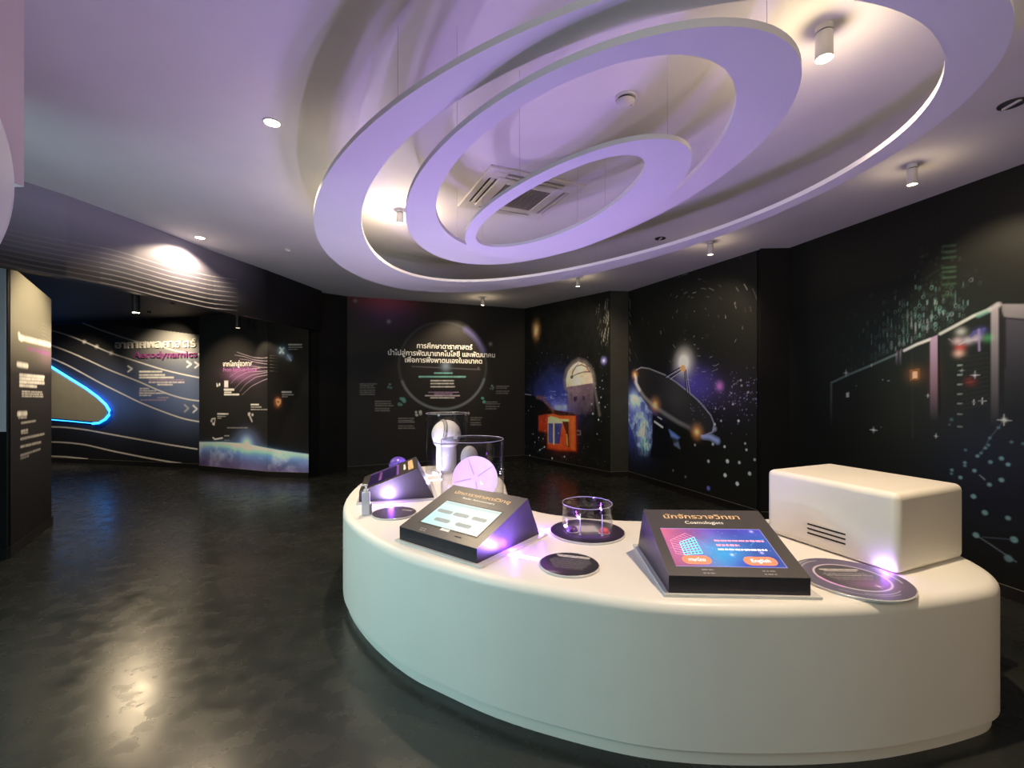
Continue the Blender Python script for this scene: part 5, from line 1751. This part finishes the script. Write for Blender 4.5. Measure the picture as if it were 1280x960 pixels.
for off_, rr_, nm_, mm_ in ((0.30, 0.0045, 'dome_rib', M['acgrille']), (0.50, 0.0045, 'dome_rib', M['acgrille']), (0.40, 0.012, 'dome_slit', M['modelgrey'])):
    q_ = math.sqrt(1 - off_ ** 2)
    pts_ = [Vector((0, 0, 0.40)) + (nd * off_ + ua * q_ * math.cos(a) + ub * q_ * math.sin(a)) * RS for a in np.linspace(-0.35, PI + 0.35, 26)]
    MB().tube(pts_, rr_, 6).build(nm_, mm_, t, smooth=True)
MB().box(0.085, 0.135, -0.125, -0.075, 0.365, 0.395).build('dome_hatch', M['model'], t)
MB().lathe([(0.14, 0.305), (0.14, 0.322)], 48).build('dome_rail', M['modelgrey'], t, smooth=True, sharp=40)

# lilac dish model on a stand, facing the viewer
t = thing('dish_model', 'lilac round radio dish model facing out of the wide case', 'model', loc=(-0.298, 3.66, TZ + 0.001))
v, f = [], []
Rd, nr, ns = 0.181, 10, 56
for j in range(nr + 1):
    r = Rd * j / nr
    for i in range(ns):
        a = 2 * PI * i / ns
        v.append((r * math.cos(a), 0.045 * (1 - (r / Rd) ** 2) - 0.02, r * math.sin(a)))
for j in range(nr):
    for i in range(ns):
        f.append((j * ns + i, j * ns + (i + 1) % ns, (j + 1) * ns + (i + 1) % ns, (j + 1) * ns + i))
k0 = len(v)
for j in range(nr + 1):
    r = Rd * j / nr
    for i in range(ns):
        a = 2 * PI * i / ns
        v.append((r * math.cos(a), 0.045 * (1 - (r / Rd) ** 2) - 0.010, r * math.sin(a)))
for j in range(nr):
    for i in range(ns):
        f.append((k0 + j * ns + i, k0 + (j + 1) * ns + i, k0 + (j + 1) * ns + (i + 1) % ns, k0 + j * ns + (i + 1) % ns))
for i in range(ns):
    f.append((nr * ns + i, nr * ns + (i + 1) % ns, k0 + nr * ns + (i + 1) % ns, k0 + nr * ns + i))
d = obj('dish', v, f, M['lilac'], t, smooth=True, sharp=50)
d.location = (0, -0.02, 0.186)
d.rotation_euler = (math.radians(-6), 0, math.radians(6))
for a in (0.6, 1.9, 3.3, 4.9):
    o = MB().tube([(0.03 * math.cos(a), 0.018, 0.03 * math.sin(a)), (0.11 * math.cos(a), 0.006, 0.11 * math.sin(a)), (0.172 * math.cos(a), -0.014, 0.172 * math.sin(a))], 0.0022, 5).build('dish_seam', mat('dish_seam_lilac', (0.50, 0.36, 0.68), 0.4), t)
    o.location = d.location
    o.rotation_euler = d.rotation_euler
MB().lathe([(0.06, 0.0), (0.05, 0.02), (0.022, 0.04), (0.018, 0.17)], 24, 0.0, 0.06).build('stand', M['model'], t, smooth=True, sharp=40)
MB().tube([(0.0, 0.06, 0.17), (0.0, 0.02, 0.178)], 0.018, 12).build('hinge', M['modelgrey'], t, smooth=True)

t = thing('antenna_model', 'small beige egg shaped model behind the lilac dish', 'model', loc=(-0.365, 3.87, TZ + 0.001))
MB().lathe([(0.08, 0.0), (0.08, 0.015), (0.05, 0.03), (0.042, 0.25)], 32).build('post', M['modelgrey'], t, smooth=True, sharp=40)
MB().lathe([(0.042, 0.24)] + [(0.075 * math.cos(a), 0.32 + 0.10 * math.sin(a)) for a in np.linspace(-0.8, PI / 2 - 0.06, 14)], 36).build('radome', M['modelgrey'], t, smooth=True)

# violet globe standing behind the far kiosk
t = thing('globe_model', 'violet ball model standing behind the sideways kiosk', 'model', loc=(-1.165, 4.62, TZ + 0.001))
MB().lathe([(0.05, 0.0), (0.045, 0.012), (0.02, 0.02), (0.02, 0.04)], 24).build('foot', M['modelgrey'], t, smooth=True, sharp=40)
MB().lathe([(0.092 * math.cos(a), 0.115 + 0.092 * math.sin(a)) for a in np.linspace(-PI / 2 + 0.12, PI / 2 - 0.05, 20)], 40).build('ball', M['globe'], t, smooth=True)

# hand sanitiser bottle
t = thing('sanitiser_bottle', 'small translucent pump bottle at the left edge of the table', 'bottle', loc=(-1.062, 3.285, TZ + 0.001), rz=0.25)
bevel(MB().box(-0.028, 0.028, -0.020, 0.020, 0.0, 0.165).build('bottle', M['bottle'], t), 0.006, 3)
MB().lathe([(0.016, 0.163), (0.016, 0.183), (0.006, 0.186), (0.006, 0.208)], 20).build('pump_collar', M['model'], t, smooth=True, sharp=40)
nz_ = MB().tube([(0.012, 0, 0.213), (-0.012, 0, 0.216), (-0.042, 0, 0.211)], 0.005, 10)
nz_.lathe([(0.010, 0.206), (0.010, 0.220)], 16)
nz_.build('pump_nozzle', M['model'], t, smooth=True, sharp=50)
bevel(MB().prism([(0.029, -0.020), (0.044, -0.020), (0.044, 0.020), (0.029, 0.020)], 0.0, 0.075).build('side_clip', M['acgrille'], t), 0.003, 2)
